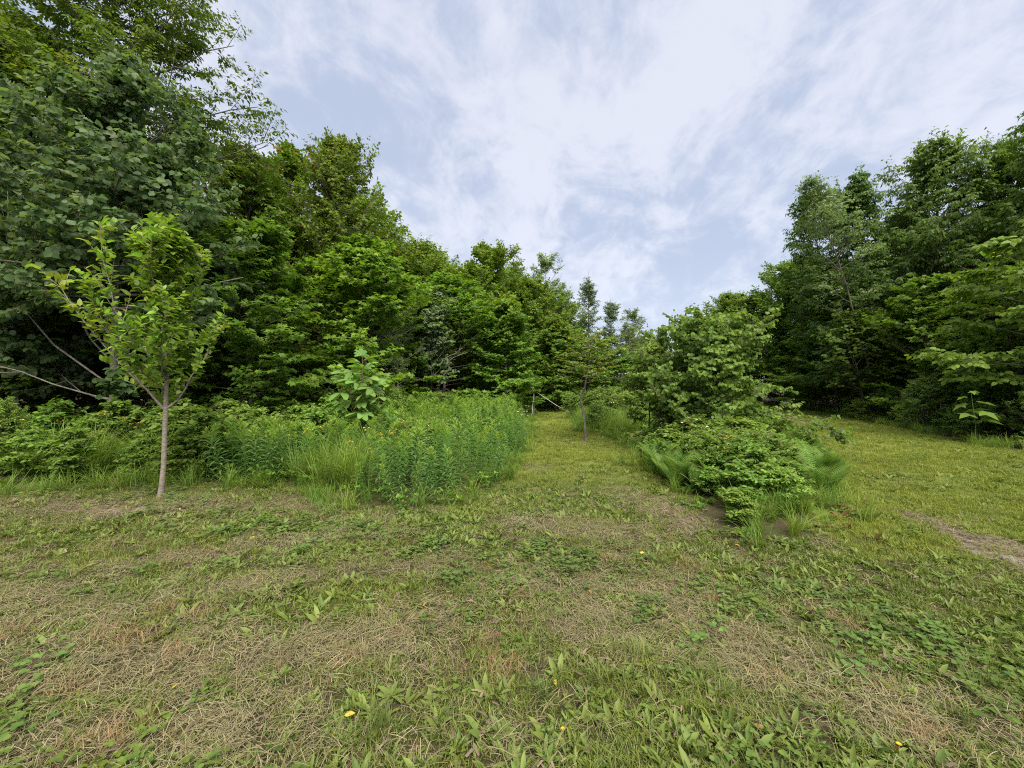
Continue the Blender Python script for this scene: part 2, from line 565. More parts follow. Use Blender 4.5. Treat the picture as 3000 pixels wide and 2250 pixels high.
def empty(name, loc, label, cat, group=None, rz=0.0, sc=1.0, tilt=(0, 0)):
    o = bpy.data.objects.new(name, None)
    o.empty_display_size = .2
    COL.objects.link(o)
    o.location = loc
    o.rotation_euler = (tilt[0], tilt[1], rz)
    o.scale = (sc, sc, sc) if np.isscalar(sc) else sc
    o['label'] = label
    o['category'] = cat
    if group:
        o['group'] = group
    return o


def part(name, me, parent, stuff=False, label=None, **kw):
    o = bpy.data.objects.new(name, me)
    COL.objects.link(o)
    o.parent = parent
    if stuff:
        o['kind'] = 'stuff'
    if label:
        o['label'] = label
    for k, v in kw.items():
        setattr(o, k, v)
    return o


def single(name, me, loc, label, cat, group=None, rz=0.0, sc=1.0, tilt=(0, 0)):
    o = bpy.data.objects.new(name, me)
    COL.objects.link(o)
    o.location = loc
    o.rotation_euler = (tilt[0], tilt[1], rz)
    o.scale = (sc, sc, sc)
    o['label'] = label
    o['category'] = cat
    if group:
        o['group'] = group
    return o


# ------------------------------------------------------------------ trees
PROFILES = {
    'dome': lambda t: np.sqrt(np.maximum(.05, 1 - (t * 1.02) ** 2.4)) * np.minimum(1, .66 + 2.0 * t),
    'maple': lambda t: .14 + .86 * (1 - t) ** .6 * np.minimum(1, .66 + 2.2 * t),
    'round': lambda t: np.sqrt(np.clip(1 - (1.7 * t - .75) ** 2, .05, 1)),
    'cone': lambda t: .12 + .88 * (1 - t) ** .8 * np.minimum(1, .5 + 3 * t),
    'vase': lambda t: np.minimum(1, .55 + .9 * t) * np.clip(1.35 - t, .25, 1) ** .7,
    'full': lambda t: (1 - .70 * t ** 1.8) * np.minimum(1, .8 + t),
}


def grow(key, seed, H, cb, R, prof, n1, el=(5, 65), n2=9, n3=6, k=8, leaf=.10, tpl=KITE, tr=.12, mat='maple', bark='bark', droop=.25,
         flat=.75, gap=-.9, curve=.15, ratio=.45, twig=.30, young_top=.0, lean=(0, 0), stems=1, width=1.0, limbs=None, limb_leaf_from=.2,
         rise=.05, wob=.02, twig_droop=-.1, limb_sides=5, uptilt=1.0):
    """a woody plant: returns (trunk mesh, branch mesh, foliage mesh)"""
    r = np.random.default_rng(seed)
    gt, gb, gl = Geo(), Geo(), Geo()
    K = 8
    q = np.linspace(0, 1, K)
    trunks = []
    for s_i in range(stems):
        a = s_i * 2.4 + r.random() * 2
        spread = 0 if stems == 1 else (.10 + .16 * r.random()) * H
        hh = H * (1 if s_i == 0 else r.uniform(.72, .95))
        T = np.stack([lean[0] * H * q ** 1.3 + spread * cos(a) * q ** .8 + r.normal(0, wob * H * .4, K) * q,
                      lean[1] * H * q ** 1.3 + spread * sin(a) * q ** .8 + r.normal(0, wob * H * .4, K) * q, hh * q - .08 * (1 - q)], -1)
        trunks.append(T)
    trunks = np.array(trunks)
    rad = tr / math.sqrt(stems) * (1.0 - .93 * q ** .9)
    rad[0] *= 1.35
    gt.tubes(trunks, np.tile(rad, (stems, 1)), 9)
    P1, L1r = [], []
    per = max(1, n1 // stems)
    for T in trunks:
        h = T[-1, 2]
        for i in range(per):
            t = ((i + r.random()) / per) ** .9
            z = cb + t * (h - cb) * .97
            p0, _, _ = sample_poly(T[None], np.array([0]), np.array([(z + .08) / (h + .08)]))
            p0 = p0[0]
            az = i * 2.399 + r.normal(0, .4)
            ln = R * PROFILES[prof](np.array(t)) * r.uniform(.7, 1.18) / (1 if stems == 1 else 1.25)
            e = radians(el[0] + (el[1] - el[0]) * t ** 1.3 + r.normal(0, 8))
            ln = float(ln) * (1.0 if e < .9 else .8)
            d = np.array([cos(az) * cos(e), sin(az) * cos(e), sin(e)])
            s = np.linspace(0, 1, 6)[:, None]
            p = p0 + ln * (s * d + curve * s ** 2 * np.array([0, 0, 1.0])) + r.normal(0, .03 * ln, (6, 3)) * s
            P1.append(p)
            L1r.append(min(tr * .34, .005 + .011 * ln) * (1.1 - .5 * t))
    P1 = np.array(P1) if P1 else np.zeros((0, 6, 3))
    rr = np.array(L1r)[:, None] * np.linspace(1, .25, 6)[None] if len(P1) else np.zeros((0, 6))
    n_plain = len(P1)
    if limbs:
        for (pts, r0) in limbs:
            pts = np.array(pts, float)
            f = np.linspace(0, len(pts) - 1, 6)
            i0 = np.minimum(f.astype(int), len(pts) - 2)
            pp = pts[i0] + (pts[i0 + 1] - pts[i0]) * (f - i0)[:, None]
            pp[1:-1] += r.normal(0, .02, (4, 3))
            P1 = np.concatenate([P1, pp[None]])
            rr = np.concatenate([rr, (r0 * np.linspace(1, .3, 6))[None]])
    gb.tubes(P1, rr, limb_sides)
    P2 = np.zeros((0, 4, 3))
    for part_, s0 in ((P1[:n_plain], .06 if limbs else .2), (P1[n_plain:], limb_leaf_from)):
        if len(part_):
            P2 = np.concatenate([P2, spawn(r, part_, n2, s0, 1.0, 52, ratio, .45, twig * .8, flat, rise, curve * .6)[0]])
    keep = vnoise(P2[:, -1] * (1.2 if H > 4 else 2.6), seed * 1.7) > gap
    P2 = P2[keep]
    l2 = np.linalg.norm(P2[:, -1] - P2[:, 0], axis=1)
    gb.tubes(P2, (.0035 + .006 * l2)[:, None] * np.linspace(1, .35, 4)[None], 4)
    P3, par3, s3 = spawn(r, P2, n3, .15, 1.0, 50, .0, 0, twig, flat, rise * .6, twig_droop, K=3)
    # leading shoots
    if young_top > 0:
        top = P1[np.argsort(-P1[:, -1, 2])[:max(6, len(P1) // 3)]]
        PT, _, _ = spawn(r, top, 3, .75, 1.0, 18, .28, 0, twig * 1.6, .3, .55, .15, K=3)
        P3 = np.concatenate([P3, PT])
    l3 = np.linalg.norm(P3[:, -1] - P3[:, 0], axis=1)
    if H < 4:
        gb.tubes(P3, np.tile(np.array([[.0035, .0025, .001]]), (len(P3), 1)), 3)
    # leaves in flat sprays along the twigs
    par = np.repeat(np.arange(len(P3)), k)
    s = np.clip((np.tile(np.arange(k), len(P3)) + r.random(len(par))) / k, 0.02, 1)
    p, t, _ = sample_poly(P3, par, s)
    up = np.array([0, 0, 1.0])
    side = np.cross(t, up)
    side = nrm(side + r.normal(0, .15, side.shape))
    sg = np.where(np.arange(len(par)) % 2 == 0, 1.0, -1.0)[:, None]
    d = nrm(t * .55 + side * sg * r.uniform(.4, 1.1, (len(par), 1)) - up * (droop * r.uniform(.2, 2.0, (len(par), 1))) + r.normal(0, .18, (len(par), 3)))
    outw = p * np.array([1, 1, 0]) - np.array([lean[0] * H * .5, lean[1] * H * .5, 0])
    outw = outw / np.maximum(1.0, np.linalg.norm(outw, axis=1, keepdims=True))
    un = nrm(up * uptilt + outw * .55 + r.normal(0, .45, (len(par), 3)))
    size = leaf * r.uniform(.6, 1.25, len(par))
    age = np.clip(r.normal(-.15, .3, len(P3)), 0, .8)[par] if mat != 'maple_red' else (r.random(len(par)) < .007) * .8
    if young_top > 0:
        topz = np.quantile(P3[:, -1, 2], .93) if len(P3) else 0
        hi = smooth01(P3[:, -1, 2] + r.normal(0, H * .07, len(P3)), topz - H * .16, topz + H * .04)
        age = np.maximum(age, (hi * (r.random(len(P3)) < young_top))[par] * r.uniform(.5, 1, len(par)))
    gl.leaves(tpl, p + .01 * side * sg, d, un, size, age, width)
    return (gt.mesh(key + '_trunk', M[bark], True), gb.mesh(key + '_branches', M[bark], True), gl.mesh(key + '_foliage', M[mat]))


TREE = {}


def species():
    S = TREE
    S['maple_a'] = grow('maple_a', 3, 9.2, .9, 3.1, 'dome', 84, (10, 50), 11, 7, 8, .150, KITE, .15, 'maple', gap=-1.0, young_top=.25, flat=.3, rise=.18, uptilt=.8)
    S['maple_b'] = grow('maple_b', 4, 9.0, .8, 3.3, 'dome', 84, (6, 50), 11, 7, 8, .150, KITE, .15, 'maple', gap=-1.0, young_top=.25, stems=2, flat=.3, rise=.18, uptilt=.8)
    S['maple_red_a'] = grow('maple_red_a', 5, 9.6, 1.3, 3.0, 'dome', 90, (14, 54), 11, 7, 8, .140, KITE, .15, 'maple_red', gap=-.7, young_top=.10, stems=2, flat=.3, rise=.22, uptilt=.8)
    S['maple_red_b'] = grow('maple_red_b', 6, 9.6, 1.1, 3.0, 'dome', 90, (12, 54), 11, 7, 8, .140, KITE, .15, 'maple_red', gap=-.7, young_top=.10, flat=.3, rise=.22, uptilt=.8)
    S['maple_low'] = grow('maple_low', 8, 5.2, .3, 2.5, 'maple', 54, (0, 52), 9, 6, 7, .135, LOBED, .07, 'maple', gap=-.8, droop=.15, flat=.9)
    S['young_maple'] = grow('young_maple', 9, 4.6, .25, 1.8, 'maple', 54, (8, 58), 9, 6, 7, .125, LOBED, .06, 'young_maple', gap=-1.1, young_top=.4, flat=.85)
    S['ash_a'] = grow('ash_a', 12, 11.4, 1.2, 4.1, 'full', 70, (0, 60), 9, 7, 13, .165, LEAFLET, .17, 'ash', gap=-.95, droop=.55, twig=.45, twig_droop=-.5, flat=.55, young_top=.3, width=1.35)
    S['ash_b'] = grow('ash_b', 13, 11.4, 1.0, 3.9, 'full', 70, (4, 60), 9, 7, 13, .165, LEAFLET, .17, 'ash', gap=-.85, droop=.55, twig=.45, twig_droop=-.5, flat=.55, young_top=.3, stems=2, width=1.35)
    S['cherry'] = grow('cherry', 14, 14.5, 3.2, 4.9, 'full', 84, (0, 50), 11, 7, 13, .16, LEAFLET, .14, 'cherry', gap=-1.2, droop=.35, twig=.42, flat=.6, width=1.35, curve=.1)
    S['birch_a'] = grow('birch_a', 16, 8.6, .9, 2.0, 'cone', 50, (30, 62), 8, 5, 7, .090, KITE, .06, 'birch', 'pale_bark', gap=-.1, droop=.6, twig=.24, flat=.4)
    S['birch_b'] = grow('birch_b', 17, 8.0, .8, 2.0, 'round', 64, (20, 66), 9, 6, 8, .085, KITE, .08, 'birch', 'pale_bark', gap=-.6, droop=.6, twig=.24, flat=.4, stems=2)
    S['shrub_a'] = grow('shrub_a', 21, 3.2, .15, 1.5, 'round', 50, (15, 70), 8, 6, 6, .085, ROUND, .05, 'shrub', gap=-.9, flat=.6, stems=4, twig=.22)
    S['shrub_b'] = grow('shrub_b', 22, 2.6, .10, 1.5, 'full', 50, (5, 65), 8, 6, 6, .080, OVATE, .05, 'shrub', gap=-.9, flat=.6, stems=4, twig=.20)
    S['bramble'] = grow('bramble', 23, 1.05, .08, .62, 'full', 26, (15, 60), 7, 4, 5, .095, OVATE, .012, 'meadow_shrub', 'brownstem', gap=-1.2, flat=.6, stems=4, twig=.13, droop=.2)
    S['bramble_dark'] = grow('bramble_dark', 26, 1.0, .08, .62, 'full', 24, (15, 60), 7, 4, 5, .075, OVATE, .012, 'shrub', 'brownstem', gap=-1.2, flat=.6, stems=4, twig=.13, droop=.3)
    S['spirea'] = grow('spirea', 24, 1.0, .08, .55, 'round', 26, (25, 70), 6, 4, 6, .055, OVATE, .010, 'meadow_shrub', 'brownstem', gap=-1.2, flat=.4, stems=5, twig=.10)


M['brownstem_'] = M['brownstem']
species()
TREE_INFO = {}


def plant_tree(key, name, x, y, label, cat='tree', H=None, rz=None, group=None, wide=1.0, tilt=(0, 0)):
    tm, bm, lm = TREE[key]
    base = max(v.co.z for v in tm.vertices) if key not in TREE_INFO else TREE_INFO[key]
    TREE_INFO[key] = base
    s = 1.0 if H is None else H / base
    rz = random.random() * 6.28 if rz is None else rz
    root = empty(name, (x, y, float(ground_z(x, y))), label, cat, group, rz, (s * wide, s * wide, s), tilt)
    part('trunk' if 'shrub' not in name and 'bush' not in name and 'bramble' not in name else 'stems', tm, root)
    part('branches', bm, root)
    part('foliage', lm, root, True)
    return root


T_MAPLE, T_RED, T_ASH, T_BIRCH = 'maple_tree', 'red_tipped_maple', 'ash_tree', 'birch_tree'
FRONT = [
    # key, name, x, y, H, wide, rz, label
    ('cherry', 'cherry_tree', -12.2, 12.0, 15.5, .82, .4, 'tall dark tree with narrow leaves rising out of the picture behind the pale-leaved poplar'),
    ('maple_b', T_MAPLE, -16.5, 12.5, 14.2, 1.0, 1.0, 'tall yellow-green maple at the very edge of the wood behind the poplar limbs'),
    ('maple_red_a', T_RED, -9.1, 15.2, 11.2, .78, .2, 'maple with red new leaves, its tip just beside the overhanging dark tree'),
    ('maple_red_b', T_RED, -6.7, 15.8, 10.6, .72, 2.0, 'maple with red new leaves standing next to open sky, the farther of two'),
    ('maple_low', 'low_maple', -7.3, 11.2, 5.6, 1.0, .0, 'low maple with flat dark leaf layers behind the young pear tree'),
    ('maple_low', 'low_maple', -5.2, 14.2, 6.2, 1.0, 2.2, 'low maple spreading below the red-tipped maples behind the large-leaved sapling'),
    ('maple_low', 'low_maple', -10.2, 12.0, 5.0, 1.0, 4.0, 'low maple in deep shade behind the forked pale trunk'),
    ('birch_b', T_BIRCH, -4.2, 15.0, 5.6, .7, .5, 'small grey-green birch tucked between red-tipped maple and crooked aspen'),
    ('birch_a', T_BIRCH, -6.7, 21.5, 9.4, 1.0, .9, 'thin birch whose lone tip stands just clear of the red-tipped maples'),
    ('maple_a', T_MAPLE, -5.2, 21.0, 8.4, 1.0, 3.9, 'round green maple between lone birch tip and broad domed maple'),
    ('maple_b', T_MAPLE, -2.2, 21.0, 8.8, .95, 5.1, 'broad domed maple in the middle of the wood edge'),
    ('maple_a', T_MAPLE, 1.2, 24.0, 7.4, .9, 1.3, 'yellow-tipped maple sloping down beside the narrow birches'),
    ('maple_low', 'low_maple', -3.1, 18.3, 6.0, 1.1, 1.2, 'dark low maple right behind the crooked aspen sapling'),
    ('birch_a', T_BIRCH, .3, 27.0, 10.4, 1.1, 2.2, 'feathery birch top just over the shoulder of the domed maple'),
    ('birch_b', T_BIRCH, 1.9, 26.0, 9.2, 1.0, 3.2, 'feathery double birch top above the yellow-tipped maple'),
    ('birch_a', T_BIRCH, 3.3, 25.5, 8.0, 1.2, 4.2, 'shorter birch between the yellow-tipped maple and the pointed birch'),
    ('birch_a', T_BIRCH, 5.1, 26.5, 9.0, 1.0, 1.2, 'tall pointed birch standing alone against the sky by the path end'),
    ('birch_a', T_BIRCH, 6.6, 26.8, 7.5, 1.15, 5.0, 'second shorter pointed birch beside the tall pointed one'),
    ('young_maple', 'young_maple', -.25, 17.9, 4.9, 1.05, .7, 'bright green young maple in front of the domed maple'),
    ('young_maple', 'young_maple', 2.4, 22.0, 4.6, 1.0, 3.7, 'small bright maple behind the staked sapling at path end'),
    ('shrub_a', 'tall_shrub', 4.3, 23.5, 4.3, 1.1, .7, 'tall round shrub closing the end of the mown path'),
    ('shrub_a', 'tall_shrub', 6.4, 24.5, 3.8, 1.2, 2.7, 'pale green shrub below the second pointed birch'),
    ('birch_b', T_BIRCH, 9.6, 30.0, 6.9, 1.1, .2, 'loose grey birch clump in the far gap over the meadow'),
    ('shrub_a', 'tall_shrub', 9.2, 26.0, 3.4, 1.2, 1.9, 'dark round shrub under the far birch clump'),
    ('maple_a', T_MAPLE, 18.2, 33.0, 8.4, 1.0, 1.1, 'distant dark maple top peeping above the birch bush'),
    ('maple_b', T_MAPLE, 17.6, 28.5, 7.4, 1.1, 2.1, 'maple at the bend where the grassy trail disappears'),
    ('maple_a', T_MAPLE, 17.6, 24.5, 8.6, 1.1, 3.1, 'maple stepping down from the ash trees towards the trail bend'),
    ('ash_b', T_ASH, 17.2, 19.5, 11.0, .9, 1.0, 'first ash of the row, beside the sparse leaning birch'),
    ('ash_a', T_ASH, 18.6, 17.6, 11.4, .85, 2.4, 'second ash of the row with yellowish sprays near its top'),
    ('ash_b', T_ASH, 18.8, 15.2, 11.4, .9, 4.1, 'third ash of the row with drooping leaves against the sky'),
    ('ash_a', T_ASH, 18.9, 12.6, 11.0, .95, 5.2, 'tallest ash cut off by the edge of the picture over the trail'),
    ('maple_low', 'low_maple', 16.6, 20.5, 5.8, 1.0, 3.0, 'low maple hanging over the far stretch of the trail'),
    ('shrub_a', 'tall_shrub', 15.4, 17.2, 4.9, 1.0, 4.4, 'tall rounded shrub under the first ash tree'),
    ('maple_low', 'low_maple', 15.6, 15.0, 5.2, .95, 5.0, 'bright-topped low maple in front of the dark ash trunks'),
    ('shrub_a', 'tall_shrub', 17.6, 22.5, 4.2, 1.1, 5.4, 'shaded shrub where the trail narrows'),
    ('shrub_b', 'low_bush', 13.4, 13.0, 1.7, .75, 0.2, 'low bright leafy bush at the foot of the shaded wood by the trail'),
    ('shrub_b', 'low_bush', 15.0, 15.8, 1.4, .8, 2.2, 'low dull bush beside the trail daisies'),
    ('shrub_b', 'low_bush', 12.9, 9.8, 1.5, .8, 3.1, 'low dark bush past the large-leaved seedling'),
    ('shrub_a', 'tall_shrub', 14.6, 11.8, 3.6, .9, 3.1, 'dark shrub between low maple and hazel beside the trail'),
    ('shrub_b', 'low_bush', -8.8, 6.9, 1.25, .7, .1, 'low leafy bush below the bare poplar limbs at meadow edge'),
    ('shrub_a', 'tall_shrub', -12.6, 9.3, 2.9, 1.0, 1.1, 'shady bush under the left-leaning poplar limbs'),
    ('shrub_b', 'low_bush', -3.4, 11.6, 1.5, .55, 2.9, 'small round bush just behind the large-leaved sapling'),
]
for key, name, x, y, H, wide, rz, label in FRONT:
    cat = 'bush' if 'bush' in name else 'shrub' if 'shrub' in name else 'tree'
    plant_tree(key, name, x, y, label, cat, H, rz, None, wide)


def backwoods():
    r = random.Random(5)
    areas = [
        ('green maple filling the shaded wood behind the red-tipped maples', 'trees inside the wood on the poplar side',
         [(-20, 8), (-17, 8.5), (-14.5, 10.2), (-13.5, 14), (-20, 15), (-23, 11), (-16, 18), (-11, 18), (-8, 19.5), (-13, 22), (-18, 22), (-24, 20), (-10, 25), (-6.5, 26), (-15, 28)],
         (8.5, 10.5), ['maple_a', 'maple_b', 'maple_red_b']),
        ('green tree in the wood behind the domed maple', 'trees inside the wood behind the domed maple',
         [(-3.5, 25), (-1, 25.5), (-7, 31), (-3, 31), (1, 32), (4.5, 31.5), (-11, 33)], (7.5, 9.3), ['maple_a', 'maple_b', 'birch_b']),
        ('far low tree closing the gap beyond the meadow', 'far trees beyond the meadow gap',
         [(7.5, 33), (11, 35), (14.2, 37), (12.5, 31.5), (15.5, 33.5), (19, 39), (10, 42), (5.5, 38), (23, 42), (15, 45)], (5.0, 6.6), ['maple_a', 'maple_b', 'birch_b']),
        ('dark green tree in the wood behind the ash row', 'trees inside the wood behind the ash row',
         [(20.5, 21), (22.5, 17.5), (22.5, 13.5), (23, 9.5), (20, 9), (21.5, 25), (23.5, 29), (26, 22), (27, 16), (25, 33), (19, 6), (22, 4)], (8.5, 10.5), ['maple_b', 'ash_a', 'maple_a']),
    ]
    for label, group, pts, hr, keys in areas:
        for (x, y) in pts:
            H = r.uniform(*hr)
            plant_tree(r.choice(keys), 'wood_tree', x, y, label, 'tree', H, None, group, r.uniform(.95, 1.15))
    # shrubs inside the wood edge close the view under the crowns
    label = 'shaded understorey shrub below the trees of the wood'
    pts = [(-19, 10.5), (-16, 11.5), (-13.5, 12.2), (-11.5, 14), (-9.8, 16.5), (-7.5, 17.5), (-5.5, 18.5), (-8.5, 13.2), (-4.0, 22), (-1.2, 22.5), (1, 24), (-12.5, 16),
           (18.2, 20), (17.6, 15.6), (17, 13), (16.6, 10.6), (15.2, 8.2), (19.5, 25), (19.6, 18), (20, 14), (14, 6.2), (12.2, 33), (16.5, 30.5), (19.5, 29), (-3, 26.5), (-6, 27), (-9, 23), (-12, 24), (-16, 21), (-20, 17), (-23, 14), (-22, 9), (3.5, 30), (.5, 29), (-2, 34), (22, 23), (23, 19.5), (23, 15.5), (22, 11.5), (19, 10), (18, 7.5), (25, 26), (22, 31), (20, 35), (15, 40), (9, 38), (5, 35), (26, 14), (25, 10)]
    for i, (x, y) in enumerate(pts):
        plant_tree('shrub_a' if i % 2 else 'shrub_b', 'understorey_shrub', x, y, label, 'shrub', r.uniform(2.2, 4.2), None, 'understorey shrubs in the wood', 1.25)


backwoods()


def poplar():
    k = .0225

    def w(px, py, dy=0.0):
        return ((px - 113) * k, dy, 1.6 + (386 - py) * k)
    limbs = [([(0, 0, 1.45), w(109, 388), w(58, 351, -.1), w(27, 307, -.2), w(24, 250, -.3), w(30, 190, -.4)], .026),
             ([(0, 0, 1.7), w(110, 371, .1), w(81, 342, .2), w(59, 315, .3), w(26, 278, .4), w(5, 215, .5)], .030),
             ([(0, 0, 1.15), w(75, 393, -.3), w(38, 375, -.5), w(-5, 357, -.7)], .022),
             ([(0, 0, 1.2), w(70, 400, .3), w(35, 381, .6), w(10, 365, .8)], .015),
             ([(0, 0, 1.1), w(125, 400, -.2), w(140, 385, -.3)], .018)]
    me = grow('poplar', 31, 8.2, 2.7, 2.9, 'maple', 70, (0, 60), 11, 6, 7, .13, ROUND, .10, 'poplar', 'pale_bark', gap=-.8, droop=.55, twig=.26, flat=.45,
              limbs=limbs, limb_leaf_from=.55, uptilt=.5, wob=.012, lean=(.02, 0))
    TREE['poplar'] = me
    plant_tree('poplar', 'poplar_tree', -8.98, 9.0, 'poplar with large pale-backed leaves and forked pale trunk behind the young pear tree', 'tree', None, 0.0)
    TREE['poplar2'] = grow('poplar2', 32, 7.2, 2.0, 2.6, 'maple', 64, (0, 60), 11, 6, 7, .125, ROUND, .09, 'poplar', 'pale_bark', gap=-.7, droop=.55, twig=.26, flat=.45, uptilt=.7)
    plant_tree('poplar2', 'poplar_tree', -12.3, 9.9, 'second poplar with grey-green leaves at the picture edge beyond the forked trunk', 'tree', None, 1.0)


poplar()


def leaning_birch():
    TREE['lean_birch'] = grow('lean_birch', 41, 10.3, 4.2, 1.8, 'dome', 40, (20, 58), 8, 5, 7, .09, KITE, .06, 'birch', 'bark', gap=-.2, droop=.6, twig=.28,
                              flat=.4, lean=(-.25, .05), wob=.01)
    plant_tree('lean_birch', 'leaning_birch', 15.6, 17.0, 'sparse leaning birch with pale trunk in front of the first ash', 'tree', None, 0.0)


leaning_birch()


def birch_bush():
    TREE['birch_bush'] = grow('birch_bush', 43, 3.25, .35, 1.55, 'round', 74, (-5, 66), 9, 6, 8, .092, ROUND, .055, 'birch_bush', 'bark', gap=-1.1, droop=1.1, twig=.20,
                              flat=.25, rise=.12, uptilt=.35, young_top=.5)
    plant_tree('birch_bush', 'birch_bush', 4.3, 9.0, 'dense rounded birch bush on the overgrown island between path and trail', 'bush', 2.55, .5, None, 1.15)
    TREE['birch_bush_small'] = grow('birch_bush_small', 44, 2.3, .5, .75, 'round', 30, (10, 66), 6, 5, 6, .075, ROUND, .03, 'birch_bush', 'bark', gap=-.6, droop=.6, twig=.18,
                                    flat=.4, uptilt=.8, young_top=.5)
    plant_tree('birch_bush_small', 'small_birch', 3.5, 10.2, 'slim small birch with dark stem on the path side of the birch bush', 'bush', None, .5)
    # a branch bent down over the trail side of the island
    TREE['bent'] = grow('bent', 45, .5, .3, .3, 'round', 1, (10, 20), 16, 5, 6, .08, ROUND, .004, 'birch_bush', 'bark', gap=-2, droop=.6, twig=.15, flat=.6,
                        limbs=[([(0, 0, .95), (.6, -.3, .90), (1.1, -.5, .74), (1.5, -.6, .5)], .014)], limb_leaf_from=.05)
    plant_tree('bent', 'bent_sapling', 5.1, 8.6, 'thin sapling bent over sideways from the birch bush towards the trail', 'sapling', None, 0.0)


birch_bush()


def hazel():
    TREE['hazel'] = grow('hazel', 47, 5.4, .5, 2.5, 'full', 40, (0, 50), 9, 6, 7, .15, OVATE, .06, 'hazel', 'bark', gap=-.6, droop=.3, twig=.40, flat=.95, stems=3, curve=-.12, ratio=.5, width=1.25)
    plant_tree('hazel', 'hazel_bush', 14.0, 10.6, 'hazel with yellow-green flat leaf sprays overhanging the trail at picture edge', 'bush', None, 2.0)


hazel()


def aspen_sapling():
    """crooked aspen with dead grey limbs, in the meadow"""
    k = 17.0 / 400

    def w(px, py, dy=0.0):
        return ((px - 430) * k, dy, 1.6 + (386 - py) * k)
    dead = [[w(432, 385), w(436, 366), w(447, 352), w(456, 345)], [w(434, 380), w(445, 368), w(455, 362), w(468, 357)],
            [w(433, 372), w(427, 355), w(430, 345)], [w(440, 366), w(455, 358, .2), w(462, 352, .2)]]
    me = grow('aspen_sapling', 51, 5.2, 2.3, .95, 'round', 40, (20, 66), 8, 6, 6, .10, ROUND, .05, 'aspen', 'bark', gap=-.7, droop=.5, twig=.22, flat=.4, uptilt=.6,
              limbs=[([(0, 0, 1.0), w(424, 375, -.1), w(421, 355, -.2)], .02), ([(.05, 0, .9), w(448, 380, -.2), w(452, 366, -.3)], .02)], limb_leaf_from=.2, lean=(.05, 0), wob=.04)
    TREE['aspen_sapling'] = me
    root = plant_tree('aspen_sapling', 'aspen_sapling', -3.5, 17.0, 'crooked aspen sapling with bare grey lower limbs in the meadow before the dark wood', 'tree', None, 0.0)
    g = Geo()
    P = []
    for d in dead:
        d = np.array(d)
        f = np.linspace(0, len(d) - 1, 7)
        i0 = np.minimum(f.astype(int), len(d) - 2)
        pp = d[i0] + (d[i0 + 1] - d[i0]) * (f - i0)[:, None]
        pp[1:-1] += rng.normal(0, .03, (5, 3))
        P.append(pp)
    P = np.array(P)
    g.tubes(P, np.tile(np.linspace(.022, .006, 7), (len(P), 1)), 5)
    tw, _, _ = spawn(rng, P, 5, .4, 1, 40, .25, .3, .15, .3, .2)
    g.tubes(tw, np.tile(np.linspace(.007, .002, 4), (len(tw), 1)), 4)
    part('dead_branches', g.mesh('dead_branches', M['dead_wood'], True), root)


aspen_sapling()


